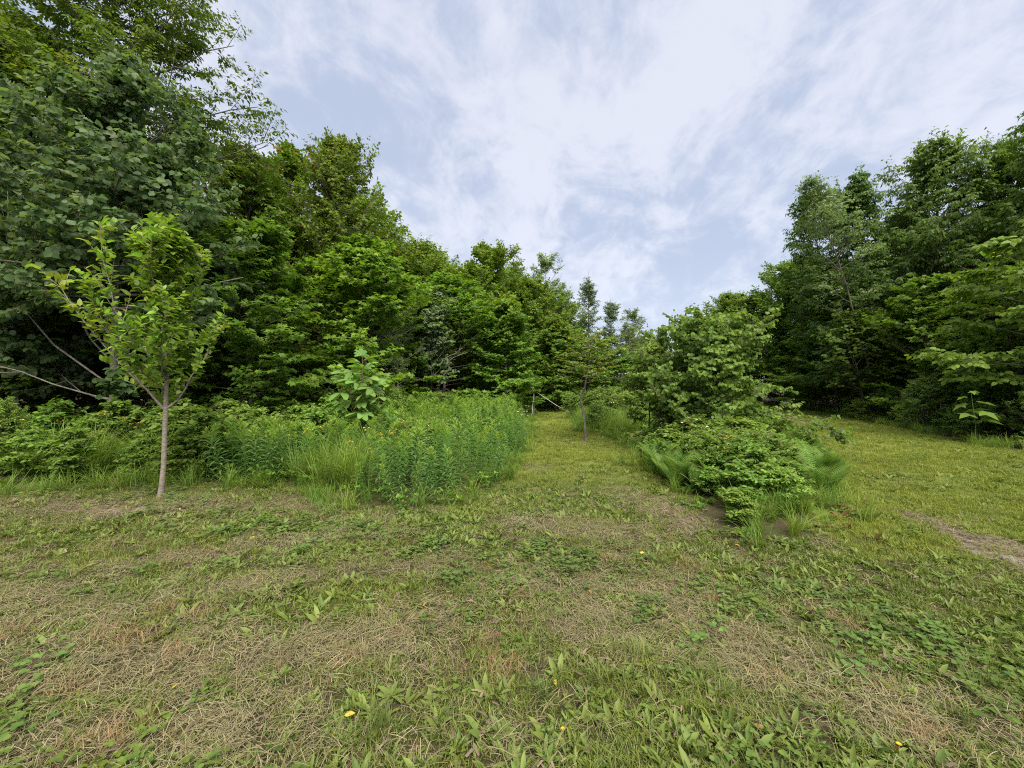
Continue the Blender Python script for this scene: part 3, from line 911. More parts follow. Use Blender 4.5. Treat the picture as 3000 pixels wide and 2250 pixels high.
def pear_tree():
    """young fruit tree standing alone in the mown strip: its leaves are parts"""
    k = 5.57 / 400
    X0, Y0 = -4.90, 5.57

    def w(px, py, dy=0.0):
        return np.array(((px - 160) * k, dy, 1.6 + (386 - py) * k))
    r = np.random.default_rng(77)
    root = empty('young_pear_tree', (X0, Y0, float(ground_z(X0, Y0))), 'slender young pear tree with smooth grey trunk and yellow-green shoots in the mown strip', 'tree')
    tr = np.array([w(160, 502), w(161.5, 492), w(163.5, 470), w(164.5, 440), w(165.5, 415), w(167, 371), w(163, 335), w(160, 300), w(164, 262), w(169, 226)])
    g = Geo()
    g.tubes(tr[None], np.array([[.043, .036, .031, .030, .030, .023, .019, .014, .009, .003]]), 10)
    part('trunk', g.mesh('pear_trunk', M['pear_bark'], True), root)
    limbs = [([tr[4], w(150, 392, -.1), w(139, 371, -.2), w(117, 342, -.3), w(98, 312, -.35), w(83, 286, -.35)], .017),
             ([w(165, 422), w(152, 405, .2), w(128, 385, .4), w(112, 372, .5)], .012),
             ([w(150, 392, -.1), w(135, 350, -.3), w(127, 318, -.4), w(123, 290, -.4)], .012),
             ([w(167, 412), w(178, 398, .1), w(185, 380, .1), w(200, 350, .2), w(213, 324, .25)], .016),
             ([w(166, 385), w(178, 365, -.3), w(190, 338, -.45), w(200, 310, -.5)], .010),
             ([w(166, 380), w(160, 350, -.35), w(150, 320, -.5), w(142, 285, -.5), w(137, 242, -.5)], .011),
             ([w(163, 340), w(172, 315, .2), w(180, 285, .3), w(186, 252, .3)], .010),
             ([w(163, 345), w(150, 325, .4), w(138, 300, .5), w(130, 275, .5)], .009),
             ([w(166, 360), w(180, 345, .4), w(192, 325, .55)], .009),
             ([w(161, 320), w(155, 290, -.1), w(152, 262, -.15), w(150, 240, -.15)], .008),
             ([w(161, 310), w(170, 285, -.3), w(176, 268, -.4), w(179, 250, -.4)], .008),
             ([w(166, 375), w(155, 360, .5), w(143, 340, .7), w(137, 322, .7)], .009),
             ([w(166, 395), w(170, 378, -.4), w(178, 360, -.7), w(184, 340, -.75)], .009)]
    P = []
    for pts, r0 in limbs:
        pts = np.array(pts)
        f = np.linspace(0, len(pts) - 1, 7)
        i0 = np.minimum(f.astype(int), len(pts) - 2)
        pp = pts[i0] + (pts[i0 + 1] - pts[i0]) * (f - i0)[:, None]
        pp[1:-1] += r.normal(0, .012, (5, 3))
        P.append(pp)
    P = np.array(P)
    g = Geo()
    g.tubes(P, np.array([l[1] for l in limbs])[:, None] * np.linspace(1, .22, 7)[None], 6)
    lead = np.stack([tr[[4, 5, 6, 7, 8, 8, 9]]])
    sh, _, _ = spawn(r, lead, 34, .10, .90, 52, .155, .45, .25, .0, .25, .25, K=7)
    g.tubes(sh, np.tile(np.linspace(.007, .002, 7), (len(sh), 1)), 4)
    allp = np.concatenate([P, lead, sh])
    tw = np.concatenate([spawn(r, P, 19, .12, 1, 54, .20, .3, .19, .2, .28, .15, K=4)[0], spawn(r, allp[len(P):], 13, .1, 1, 54, .20, .3, .18, .25, .28, .15, K=4)[0]])
    g.tubes(tw, np.tile(np.linspace(.005, .0018, 4), (len(tw), 1)), 4)
    part('branches', g.mesh('pear_branches', M['pear_bark'], True), root)
    # leaves: along twigs and limb ends
    src = np.concatenate([tw, allp[:, ::2]])
    kk = np.array([8] * len(tw) + [14] * len(allp))
    par = np.repeat(np.arange(len(src)), kk)
    s = np.concatenate([(np.arange(n) + r.random(n)) / n for n in kk])
    s = np.where(par >= len(tw), .35 + .65 * s, s)
    p, t, _ = sample_poly(src, par, s)
    ph = r.random(len(par)) * 2 * pi
    a = nrm(np.cross(t, np.array([.3, .2, .9])))
    b = np.cross(t, a)
    d = nrm(t * .55 + (a * np.cos(ph)[:, None] + b * np.sin(ph)[:, None]) * .9 + np.array([0, 0, .12]) + r.normal(0, .15, p.shape))
    size = r.uniform(.078, .128, len(p))
    tip = (par >= len(tw)) & (s > .78) | (r.random(len(p)) < .07) | ((p[:, 0] < -.25) & (p[:, 2] > 1.5) & (r.random(len(p)) < .4))
    # nearest 290 leaves singly, the rest as one
    order = np.argsort(p[:, 1] - .25 * size * 10)
    nearest = order[:290]
    rest = order[290:]
    variants = []
    for bend, wd in ((-.16, 1.0), (-.05, .85), (-.28, 1.1)):
        for yv in (0.0, .85):
            T = OVATE[0].copy()
            T[2, 2] = bend
            T[:, 1] *= wd
            variants.append(mesh_from('pear_leaf', T, OVATE[1], M['pear'], {'age': np.full(7, yv)}))
    for i in nearest:
        dd = Vector(d[i])
        q = dd.to_track_quat('X', 'Z')
        o = part('leaf', variants[(int(i) % 3) * 2 + (1 if tip[i] else 0)], root)
        o.location = p[i]
        e = q.to_euler()
        e.rotate_axis('X', float(r.normal(0, .4)))
        o.rotation_euler = e
        o.scale = (size[i],) * 3
    g = Geo()
    g.leaves(OVATE, p[rest], d[rest], nrm(np.array([0, 0, 1.0]) + r.normal(0, .35, (len(rest), 3))), size[rest], np.where(tip[rest], .85, 0))
    part('foliage', g.mesh('pear_foliage', M['pear']), root, True)


pear_tree()


def chestnut_sapling():
    """large hand-shaped compound leaves, each a part"""
    r = np.random.default_rng(5)
    X0, Y0 = -3.4, 9.0
    root = empty('large_leaved_sapling', (X0, Y0, float(ground_z(X0, Y0))), 'sapling with big drooping hand-shaped leaves standing in the meadow', 'sapling')
    st = np.array([[(0, 0, -.05), (.02, 0, .6), (.0, .02, 1.2), (.04, 0, 1.7), (.03, 0, 2.12)],
                   [(0, .02, .2), (-.10, .02, .7), (-.22, .0, 1.2), (-.27, 0, 1.5), (-.30, 0, 1.78)],
                   [(0, .02, .2), (.16, .02, .6), (.32, .0, 1.0), (.42, 0, 1.25), (.46, 0, 1.45)]])
    g = Geo()
    g.tubes(st, np.array([[.024, .02, .016, .012, .006], [.015, .013, .011, .008, .005], [.015, .013, .011, .008, .005]]), 6)
    part('stem', g.mesh('sapling_stem', M['brownstem'], True), root)
    variants = []
    for v in range(4):
        g = Geo()
        pet = .16
        ppts = np.array([[(0, 0, 0), (pet * .6, 0, .03), (pet, 0, .0)]])
        g.tubes(ppts, np.array([[.004, .003, .003]]), 4)
        n = 5 if v % 2 else 7
        an = np.radians(np.linspace(-105, 105, n) + r.normal(0, 6, n))
        # leaflets with two bends: an outer half that hangs
        L = .25 * (1 - .35 * np.abs(np.linspace(-1, 1, n))) * r.uniform(.9, 1.1, n)
        for a, l in zip(an, L):
            d = np.array([cos(a), sin(a), .05 - .35 * (v % 3) / 2])
            d /= np.linalg.norm(d)
            sd = np.array([-sin(a), cos(a), 0])
            pts = []
            for q, wd in ((0, .02), (.3, .16), (.62, .20), (.85, .12), (1, .0)):
                c = np.array([pet, 0, 0]) + l * (q * d + np.array([0, 0, -.55 * q ** 2.2]))
                pts += [c + sd * wd * l + np.array([0, 0, .02 * l * (wd > .05)]), c, c - sd * wd * l + np.array([0, 0, .02 * l * (wd > .05)])]
            F = []
            for j in range(4):
                b = j * 3
                F += [(b, b + 1, b + 4), (b, b + 4, b + 3), (b + 1, b + 2, b + 5), (b + 1, b + 5, b + 4)]
            F = np.array(F)[:, ::-1]
            g.add(np.array(pts), F, .0 if v < 3 else .8)
        variants.append(g.mesh('compound_leaf', M['chestnut']))
    for si, n in ((0, 15), (1, 10), (2, 9)):
        for j in range(n):
            s = .22 + .78 * (j + .5) / n
            p, t, _ = sample_poly(st[si:si + 1], np.array([0]), np.array([s]))
            o = part('compound_leaf', variants[3] if s > .86 and j % 2 else variants[int(r.integers(0, 3))], root)
            o.location = p[0]
            o.rotation_euler = (r.normal(0, .2), -radians(20 + 45 * s ** 3) + r.normal(0, .15), j * 2.4 + si + r.normal(0, .3))
            sc = (1.65 if s < .8 else 1.0) * r.uniform(.85, 1.15)
            o.scale = (sc, sc, sc)


chestnut_sapling()


def moosewood():
    r = np.random.default_rng(15)
    X0, Y0 = 12.15, 10.5
    root = empty('large_leaved_seedling', (X0, Y0, float(ground_z(X0, Y0))), 'knee-high seedling with a few very large pale green leaves before the shaded wood', 'plant')
    st = np.array([[(0, 0, -.05), (.02, 0, .5), (-.03, .02, 1.0), (-.1, 0, 1.4)]])
    g = Geo()
    g.tubes(st, np.array([[.014, .011, .008, .004]]), 5)
    part('stem', g.mesh('seedling_stem', M['stem'], True), root)
    T = LOBED[0] * np.array([1, 1.0, 1.6])
    lm = mesh_from('big_leaf', T, LOBED[1], M['chestnut'], {'age': np.full(len(T), .55)})
    for j, (z, a, sc) in enumerate([(.72, -2.9, .36), (.74, -.3, .42), (.80, -1.5, .38), (.86, .5, .36), (1.0, 2.8, .30), (1.05, -.6, .30), (1.22, 3.0, .22), (1.38, .3, .18), (1.4, -2.2, .16), (.62, -1.0, .34)]):
        o = part('leaf', lm, root)
        p, _, _ = sample_poly(st, np.array([0]), np.array([z / 1.42]))
        o.location = p[0] + np.array([cos(a), sin(a), .2]) * .10
        o.rotation_euler = (r.normal(0, .15), .15 + r.normal(0, .12), a)
        o.scale = (sc * 1.2, sc * 1.2, sc * 1.2)


moosewood()


def path_tree():
    """thin dark-stemmed young tree at the edge of the path"""
    k = 11.0 / 400
    X0, Y0 = 2.02, 11.0

    def w(px, py, dy=0.0):
        return np.array(((px - 585.6) * k, dy, 1.6 + (386 - py) * k))
    r = np.random.default_rng(8)
    root = empty('thin_path_tree', (X0, Y0, float(ground_z(X0, Y0))), 'thin young tree with dark kinked trunk and flat light crown at the path edge', 'tree')
    tr = np.array([w(586, 446), w(585, 430), w(583.5, 415), w(581, 403), w(582, 397), w(585, 391), w(587, 378), w(589, 365), w(590, 352), w(591, 342)])
    g = Geo()
    g.tubes(tr[None], np.array([[.050, .036, .034, .034, .033, .028, .022, .016, .010, .004]]), 8)
    part('trunk', g.mesh('path_tree_trunk', M['bark'], True), root)
    L = []
    for i in range(26):
        s = .60 + .40 * i / 26
        p, _, _ = sample_poly(tr[None], np.array([0]), np.array([s]))
        az = i * 2.4
        ln = (1.05 if s < .85 else .7) * r.uniform(.55, 1.0)
        q = np.linspace(0, 1, 6)[:, None]
        L.append(p[0] + ln * (q * np.array([cos(az), sin(az), .18 + .4 * (s - .6)]) + .06 * q ** 2 * np.array([0, 0, 1])) + r.normal(0, .02, (6, 3)) * q)
    L = np.array(L)
    g = Geo()
    g.tubes(L, np.tile(np.linspace(.011, .003, 6), (len(L), 1)), 5)
    tw, _, _ = spawn(r, L, 8, .2, 1, 50, .35, .4, .15, .8, .05)
    g.tubes(tw, np.tile(np.linspace(.004, .0015, 4), (len(tw), 1)), 3)
    part('branches', g.mesh('path_tree_branches', M['bark'], True), root)
    par = np.repeat(np.arange(len(tw)), 9)
    s = r.random(len(par))
    p, t, _ = sample_poly(tw, par, s)
    side = nrm(np.cross(t, np.array([0, 0, 1.0]))) * np.where(r.random((len(par), 1)) < .5, 1, -1)
    d = nrm(t * .5 + side - np.array([0, 0, .15]) + r.normal(0, .25, p.shape))
    g = Geo()
    g.leaves(OVATE, p, d, nrm(np.array([0, 0, 1.0]) + r.normal(0, .3, p.shape)), r.uniform(.07, .12, len(p)), np.clip(r.normal(.6, .3, len(p)), 0, 1))
    part('foliage', g.mesh('path_tree_foliage', M['path_tree']), root, True)


path_tree()


def staked_sapling():
    X0, Y0 = .98, 18.2
    k = Y0 / 400

    root = empty('staked_sapling', (X0, Y0, float(ground_z(X0, Y0))), 'thin newly planted sapling with sparse leaves, tied with white cords', 'sapling')
    g = Geo()
    st = np.array([[(0, 0, -.05), (.02, 0, .6), (.03, 0, 1.2), (-.02, 0, 1.45), (.02, 0, 1.75), (.0, 0, 1.95)], [(-.02, 0, 1.42), (-.06, 0, 1.5), (-.1, 0, 1.58), (-.11, 0, 1.7), (-.08, 0, 1.8), (-.09, 0, 1.9)]])
    g.tubes(st, np.array([[.03, .024, .02, .016, .012, .005], [.012, .011, .01, .008, .006, .004]]), 6)
    part('stem', g.mesh('staked_stem', M['dead_wood'], True), root)
    r = np.random.default_rng(3)
    par = r.integers(0, 2, 60)
    p, t, _ = sample_poly(st, par, r.uniform(.78, 1, 60))
    p = p + r.normal(0, .07, p.shape)
    g = Geo()
    g.leaves(OVATE, p, r.normal(0, 1, p.shape) + np.array([0, 0, .3]), nrm(np.array([0, -.3, 1.0]) + r.normal(0, .4, p.shape)), r.uniform(.13, .19, 60), .6)
    part('foliage', g.mesh('staked_foliage', M['hazel']), root, True)
    # cord wrapped round the stem and two guy lines pegged to the ground
    g = Geo()
    th = np.linspace(0, 6 * pi, 28)
    g.tubes(np.stack([.03 + .032 * np.cos(th), .032 * np.sin(th), 1.16 + .004 * th], -1)[None], np.full((1, 28), .011), 5)
    g.tubes(np.array([[(.03, -.03, 1.18), (-.05, -.06, 1.24), (-.10, -.05, 1.17)], [(.03, -.03, 1.18), (.1, -.05, 1.22), (.06, -.08, 1.1)]]), np.full((2, 3), .010), 4)
    o = bpy.data.objects.new('guy_rope', g.mesh('cord_knot', M['rope'], True))
    COL.objects.link(o)
    o.location = (X0, Y0, float(ground_z(X0, Y0)))
    o['label'] = 'white cord knotted round the thin stem and pegged out as two guy lines'
    o['category'] = 'cord'
    g = Geo()
    g.tubes(np.array([[(.03, 0, 1.18), (1.05, -.2, .5), (2.05, -.4, -.04)]]), np.full((1, 3), .009), 5)
    part('guy_line', g.mesh('guy_line', M['rope'], True), o)
    g = Geo()
    g.tubes(np.array([[(.02, 0, 1.18), (-.05, -.3, .55), (-.12, -.7, -.02)]]), np.full((1, 3), .009), 5)
    part('guy_line', g.mesh('guy_line', M['rope'], True), o)


staked_sapling()

# ------------------------------------------------------------------ meadow plants


def goldenrod_mesh(seed):
    r = np.random.default_rng(seed)
    H = 1.0
    lean = r.normal(0, .05, 2)
    q = np.linspace(0, 1, 6)
    st = np.stack([lean[0] * q ** 2, lean[1] * q ** 2, H * q - .04], -1)[None]
    g = Geo()
    g.tubes(st, np.array([[.0055, .005, .0045, .004, .003, .0015]]), 5)
    stem = g.mesh('goldenrod_stem', M['stem'], True)
    n = 84
    s = np.concatenate([np.linspace(.06, .88, 60), np.linspace(.88, .995, 24)])
    p, t, _ = sample_poly(st, np.zeros(n, int), s)
    az = np.arange(n) * 2.4 + r.normal(0, .2, n)
    e = np.where(s < .85, np.radians(32) - (.85 - s) * .7, np.radians(38) + (s - .85) / .15 * .75) + r.normal(0, .12, n)
    d = np.stack([np.cos(az) * np.cos(e), np.sin(az) * np.cos(e), np.sin(e)], -1)
    size = np.where(s < .2, .14, np.where(s < .85, .185, .185 - .10 * (s - .85) / .15)) * r.uniform(.85, 1.15, n)
    g = Geo()
    # leaf with an arching tip: two segments
    T = np.array([(0, 0, 0), (.35, .085, .05), (.72, .065, -.03), (1, 0, -.22), (.72, -.065, -.03), (.35, -.085, .05)])
    F = np.array([(0, 5, 1), (1, 5, 4), (1, 4, 2), (2, 4, 3)])
    g.leaves((T, F), p, d, np.tile(np.array([[0, 0, 1.0]]), (n, 1)), size, smooth01(s, .72, .96) * .95)
    return stem, g.mesh('goldenrod_foliage', M['goldenrod'])


GOLD = [goldenrod_mesh(100 + i) for i in range(5)]


def join_mesh(name, parts):
    """one mesh out of several (for stuff copies)"""
    Vs, Fs, As, mats, fm, n = [], [], [], [], [], 0
    for me in parts:
        V = np.empty(len(me.vertices) * 3, np.float32)
        me.vertices.foreach_get('co', V)
        F = np.empty(len(me.loops), np.int32)
        me.loops.foreach_get('vertex_index', F)
        A = np.empty(len(me.vertices), np.float32)
        me.attributes['age'].data.foreach_get('value', A)
        Vs.append(V.reshape(-1, 3))
        Fs.append(F.reshape(-1, 3) + n)
        As.append(A)
        fm.append(np.full(len(F) // 3, len(mats)))
        mats.append(me.materials[0])
        n += len(A)
    return mesh_from(name, np.concatenate(Vs), np.concatenate(Fs), mats, {'age': np.concatenate(As)}, False, np.concatenate(fm))


def make_scatter_group():
    ng = bpy.data.node_groups.new('scatter', 'GeometryNodeTree')
    ng.interface.new_socket('Geometry', in_out='INPUT', socket_type='NodeSocketGeometry')
    ng.interface.new_socket('Plants', in_out='INPUT', socket_type='NodeSocketCollection')
    ng.interface.new_socket('Geometry', in_out='OUTPUT', socket_type='NodeSocketGeometry')
    gi = ng.nodes.new('NodeGroupInput')
    go = ng.nodes.new('NodeGroupOutput')
    ci = ng.nodes.new('GeometryNodeCollectionInfo')
    ci.inputs['Separate Children'].default_value = True
    ci.inputs['Reset Children'].default_value = True
    iop = ng.nodes.new('GeometryNodeInstanceOnPoints')
    iop.inputs['Pick Instance'].default_value = True

    def attr(name, typ):
        n = ng.nodes.new('GeometryNodeInputNamedAttribute')
        n.data_type = typ
        n.inputs['Name'].default_value = name
        return [s for s in n.outputs if s.enabled and s.name == 'Attribute'][0]
    L = ng.links
    L.new(gi.outputs['Geometry'], iop.inputs['Points'])
    L.new(gi.outputs['Plants'], ci.inputs['Collection'])
    L.new(ci.outputs[0], iop.inputs['Instance'])
    L.new(attr('pick', 'INT'), iop.inputs['Instance Index'])
    L.new(attr('turn', 'FLOAT_VECTOR'), iop.inputs['Rotation'])
    L.new(attr('size', 'FLOAT_VECTOR'), iop.inputs['Scale'])
    L.new(iop.outputs[0], go.inputs['Geometry'])
    return ng


NG = make_scatter_group()
SOCK = [i.identifier for i in NG.interface.items_tree if i.name == 'Plants'][0]


def scatter(name, pts, sources, size, turn=None, pick=None, tint=None, label=None):
    n = len(pts)
    if turn is None:
        turn = np.stack([rng.normal(0, .12, n), rng.normal(0, .12, n), rng.random(n) * 6.283], -1)
    if pick is None:
        pick = rng.integers(0, len(sources), n)
    if tint is None:
        tint = np.clip(rng.normal(.25, .3, n), 0, 1)
    size = np.asarray(size, float)
    if size.ndim < 2:
        size = np.repeat(np.broadcast_to(size, (n,))[:, None], 3, 1)
    me = bpy.data.meshes.new(name)
    me.vertices.add(n)
    me.vertices.foreach_set('co', np.ascontiguousarray(pts, np.float32).ravel())
    for k, typ, a, f in (('turn', 'FLOAT_VECTOR', turn, 'vector'), ('size', 'FLOAT_VECTOR', size, 'vector'), ('pick', 'INT', pick, 'value'), ('tint', 'FLOAT', tint, 'value')):
        at = me.attributes.new(k, typ, 'POINT')
        at.data.foreach_set(f, np.ascontiguousarray(a, np.int32 if typ == 'INT' else np.float32).ravel())
    me.update()
    c = bpy.data.collections.new(name + ' sources')
    for i, sm in enumerate(sources):
        so = bpy.data.objects.new(f'{name}_source', sm)
        c.objects.link(so)
    o = bpy.data.objects.new(name, me)
    COL.objects.link(o)
    o['kind'] = 'stuff'
    if label:
        o['label'] = label
    md = o.modifiers.new('scatter', 'NODES')
    md.node_group = NG
    md[SOCK] = c
    return o


def pts_in(poly, n, dens=None):
    poly = np.array(poly, float)
    lo, hi = poly.min(0), poly.max(0)
    out = []
    got = 0
    while got < n:
        p = lo + (hi - lo) * rng.random((n * 3, 2))
        p = p[inside(poly, p[:, 0], p[:, 1])]
        out.append(p)
        got += len(p)
    p = np.concatenate(out)[:n]
    return np.column_stack([p, ground_z(p[:, 0], p[:, 1])])


def blue(p, d):
    """thin out points closer than d"""
    keep = []
    cell = {}
    for i, (x, y, _) in enumerate(p):
        c = (int(x // d), int(y // d))
        ok = True
        for a in (-1, 0, 1):
            for b in (-1, 0, 1):
                for j in cell.get((c[0] + a, c[1] + b), ()):
                    if (p[j][0] - x) ** 2 + (p[j][1] - y) ** 2 < d * d:
                        ok = False
        if ok:
            keep.append(i)
            cell.setdefault(c, []).append(i)
    return p[keep]


GOLD_A = [(-2.15, 5.2), (-.85, 5.05), (-.45, 6.1), (.05, 8.9), (.18, 13), (.25, 17), (-2.5, 17.2), (-5, 14.5), (-3.4, 9.4), (-2.6, 7.4), (-2.1, 6.2)]
GOLD_B = [(-4.9, 6.35), (-3.4, 6.25), (-3.0, 7.4), (-3.4, 8.6), (-5.4, 8.2)]


def goldenrods():
    a = pts_in(GOLD_A, 2600)
    a[:, :2] += rng.normal(0, .12, (len(a), 2))
    a = blue(a, .19)
    b = blue(pts_in(GOLD_B, 380), .15)
    p = np.concatenate([a, b])
    d = p[:, 1]
    H = np.clip(.74 + .04 * (d - 5), .7, .98) * rng.uniform(.8, 1.15, len(p))
    H *= 1 + .16 * np.sin(p[:, 0] * 2.1 + 1) * np.sin(p[:, 1] * 1.7)
    H *= np.where(edge_dist(np.array(GOLD_A), p[:, 0], p[:, 1]) < .15, .88, 1.0)
    order = np.argsort(d - .6 * H)
    la = 'leafy goldenrod stalk, one of the dense green patch beside the mown path'
    lb = 'leafy goldenrod stalk, one of the smaller group behind the young pear tree'
    nb = 0
    for c, i in enumerate(order[:300]):
        isb = i >= len(a)
        o = empty('goldenrod', tuple(p[i]), lb if isb else la, 'plant', 'goldenrod behind the pear tree' if isb else 'goldenrod beside the path', rng.random() * 6.28, float(H[i]),
                  (float(rng.normal(0, .13)), float(rng.normal(0, .13))))
        st, fo = GOLD[c % 5]
        part('stem', st, o)
        part('foliage', fo, o, True)
    rest = order[300:]
    src = [join_mesh('goldenrod_mass', GOLD[i]) for i in range(5)]
    scatter('goldenrod_patch', p[rest], src, H[rest], label='farther goldenrod stalks merging into one bright green patch')


goldenrods()


def blades_mesh(name, seed, n, H, W, mat, arch=.5, rad=.05, flat=False, seg=3, hvar=.35):
    r = np.random.default_rng(seed)
    g = Geo()
    az = r.random(n) * 2 * pi
    rr = rad * np.sqrt(r.random(n))
    a2 = r.random(n) * 2 * pi
    base = np.stack([rr * np.cos(a2), rr * np.sin(a2), np.zeros(n)], -1)
    h = H * r.uniform(1 - hvar, 1 + hvar, n)
    out = arch * r.uniform(.2, 1.5, n)
    dirh = np.stack([np.cos(az), np.sin(az), np.zeros(n)], -1)
    side = np.stack([-np.sin(az), np.cos(az), np.zeros(n)], -1)
    qs = np.linspace(0, 1, seg + 1)
    rows = []
    for q in qs:
        c = base + h[:, None] * (dirh * (out * q ** 1.7)[:, None] + np.array([0, 0, 1.0]) * (q - .42 * np.minimum(out, 1.3) * q ** 2.4)[:, None])
        w = W * (1 - q ** 2.2) * (.7 + .6 * q) + W * .05
        rows.append(np.stack([c - side * w / 2, c + side * w / 2], 1))
    V = np.stack(rows, 1).reshape(n, -1, 3)
    F = []
    for j in range(seg):
        b = 2 * j
        F += [(b, b + 1, b + 3), (b, b + 3, b + 2)]
    F = np.array(F)
    m = V.shape[1]
    g.add(V.reshape(-1, 3), (F[None] + (np.arange(n) * m)[:, None, None]).reshape(-1, 3))
    return g.mesh(name, M[mat])


def straw_mesh(name, seed, n, mat='straw', L=.066, rad=.11, W=.0017, zmax=.035):
    r = np.random.default_rng(seed)
    g = Geo()
    a2 = r.random(n) * 2 * pi
    rr = rad * np.sqrt(r.random(n))
    p = np.stack([rr * np.cos(a2), rr * np.sin(a2), .004 + zmax * r.random(n)], -1)
    az = r.normal(0, .8, n) + (r.random(n) < .3) * r.random(n) * 3
    d = np.stack([np.cos(az), np.sin(az), r.normal(0, .16, n)], -1)
    T = np.array([(-.5, .5, 0), (-.5, -.5, 0), (0.0, .5, .08), (0.0, -.5, .08), (.5, .4, 0), (.5, -.4, 0)])
    F = np.array([(0, 1, 3), (0, 3, 2), (2, 3, 5), (2, 5, 4)])
    ln = L * r.uniform(.4, 1.5, n)
    d = nrm(d)
    sd = nrm(np.cross(np.array([0, 0, 1.0]), d))
    V = p[:, None] + ln[:, None, None] * T[None, :, 0:1] * d[:, None] + (W * r.uniform(.6, 1.5, n))[:, None, None] * T[None, :, 1:2] * sd[:, None] + ln[:, None, None] * T[None, :, 2:3] * np.array([0, 0, 1.0])
    g.add(V.reshape(-1, 3), (F[None] + (np.arange(n) * 6)[:, None, None]).reshape(-1, 3))
    return g.mesh(name, M[mat])


def rosette_mesh(name, seed, n, L, mat='weed', tpl=OVATE, el=25, width=.75, rad=.03):
    r = np.random.default_rng(seed)
    g = Geo()
    az = np.arange(n) * 2.4 + r.normal(0, .4, n)
    e = np.radians(np.abs(r.normal(el, 16, n)))
    d = np.stack([np.cos(az) * np.cos(e), np.sin(az) * np.cos(e), np.sin(e)], -1)
    p = np.stack([np.cos(az), np.sin(az), np.zeros(n)], -1) * rad * r.random((n, 1)) + np.array([0, 0, .005])
    g.leaves(tpl, p, d, nrm(np.array([0, 0, 1.0]) + r.normal(0, .25, (n, 3))), L * r.uniform(.55, 1.3, n), 0, width)
    return g.mesh(name, M[mat])


def clover_mesh(name, seed, n=16):
    r = np.random.default_rng(seed)
    g = Geo()
    for i in range(n):
        c = np.append(r.normal(0, .055, 2), r.uniform(.02, .06))
        a = r.random() * 6.28 + np.arange(3) * 2.094
        d = np.stack([np.cos(a), np.sin(a), np.full(3, .12)], -1)
        g.leaves(ROUND, np.tile(c, (3, 1)), d, np.tile(nrm(np.array([0, 0, 1.0]) + r.normal(0, .25, 3)), (3, 1)), r.uniform(.014, .026), 0, 1.0)
    return g.mesh(name, M['clover'])


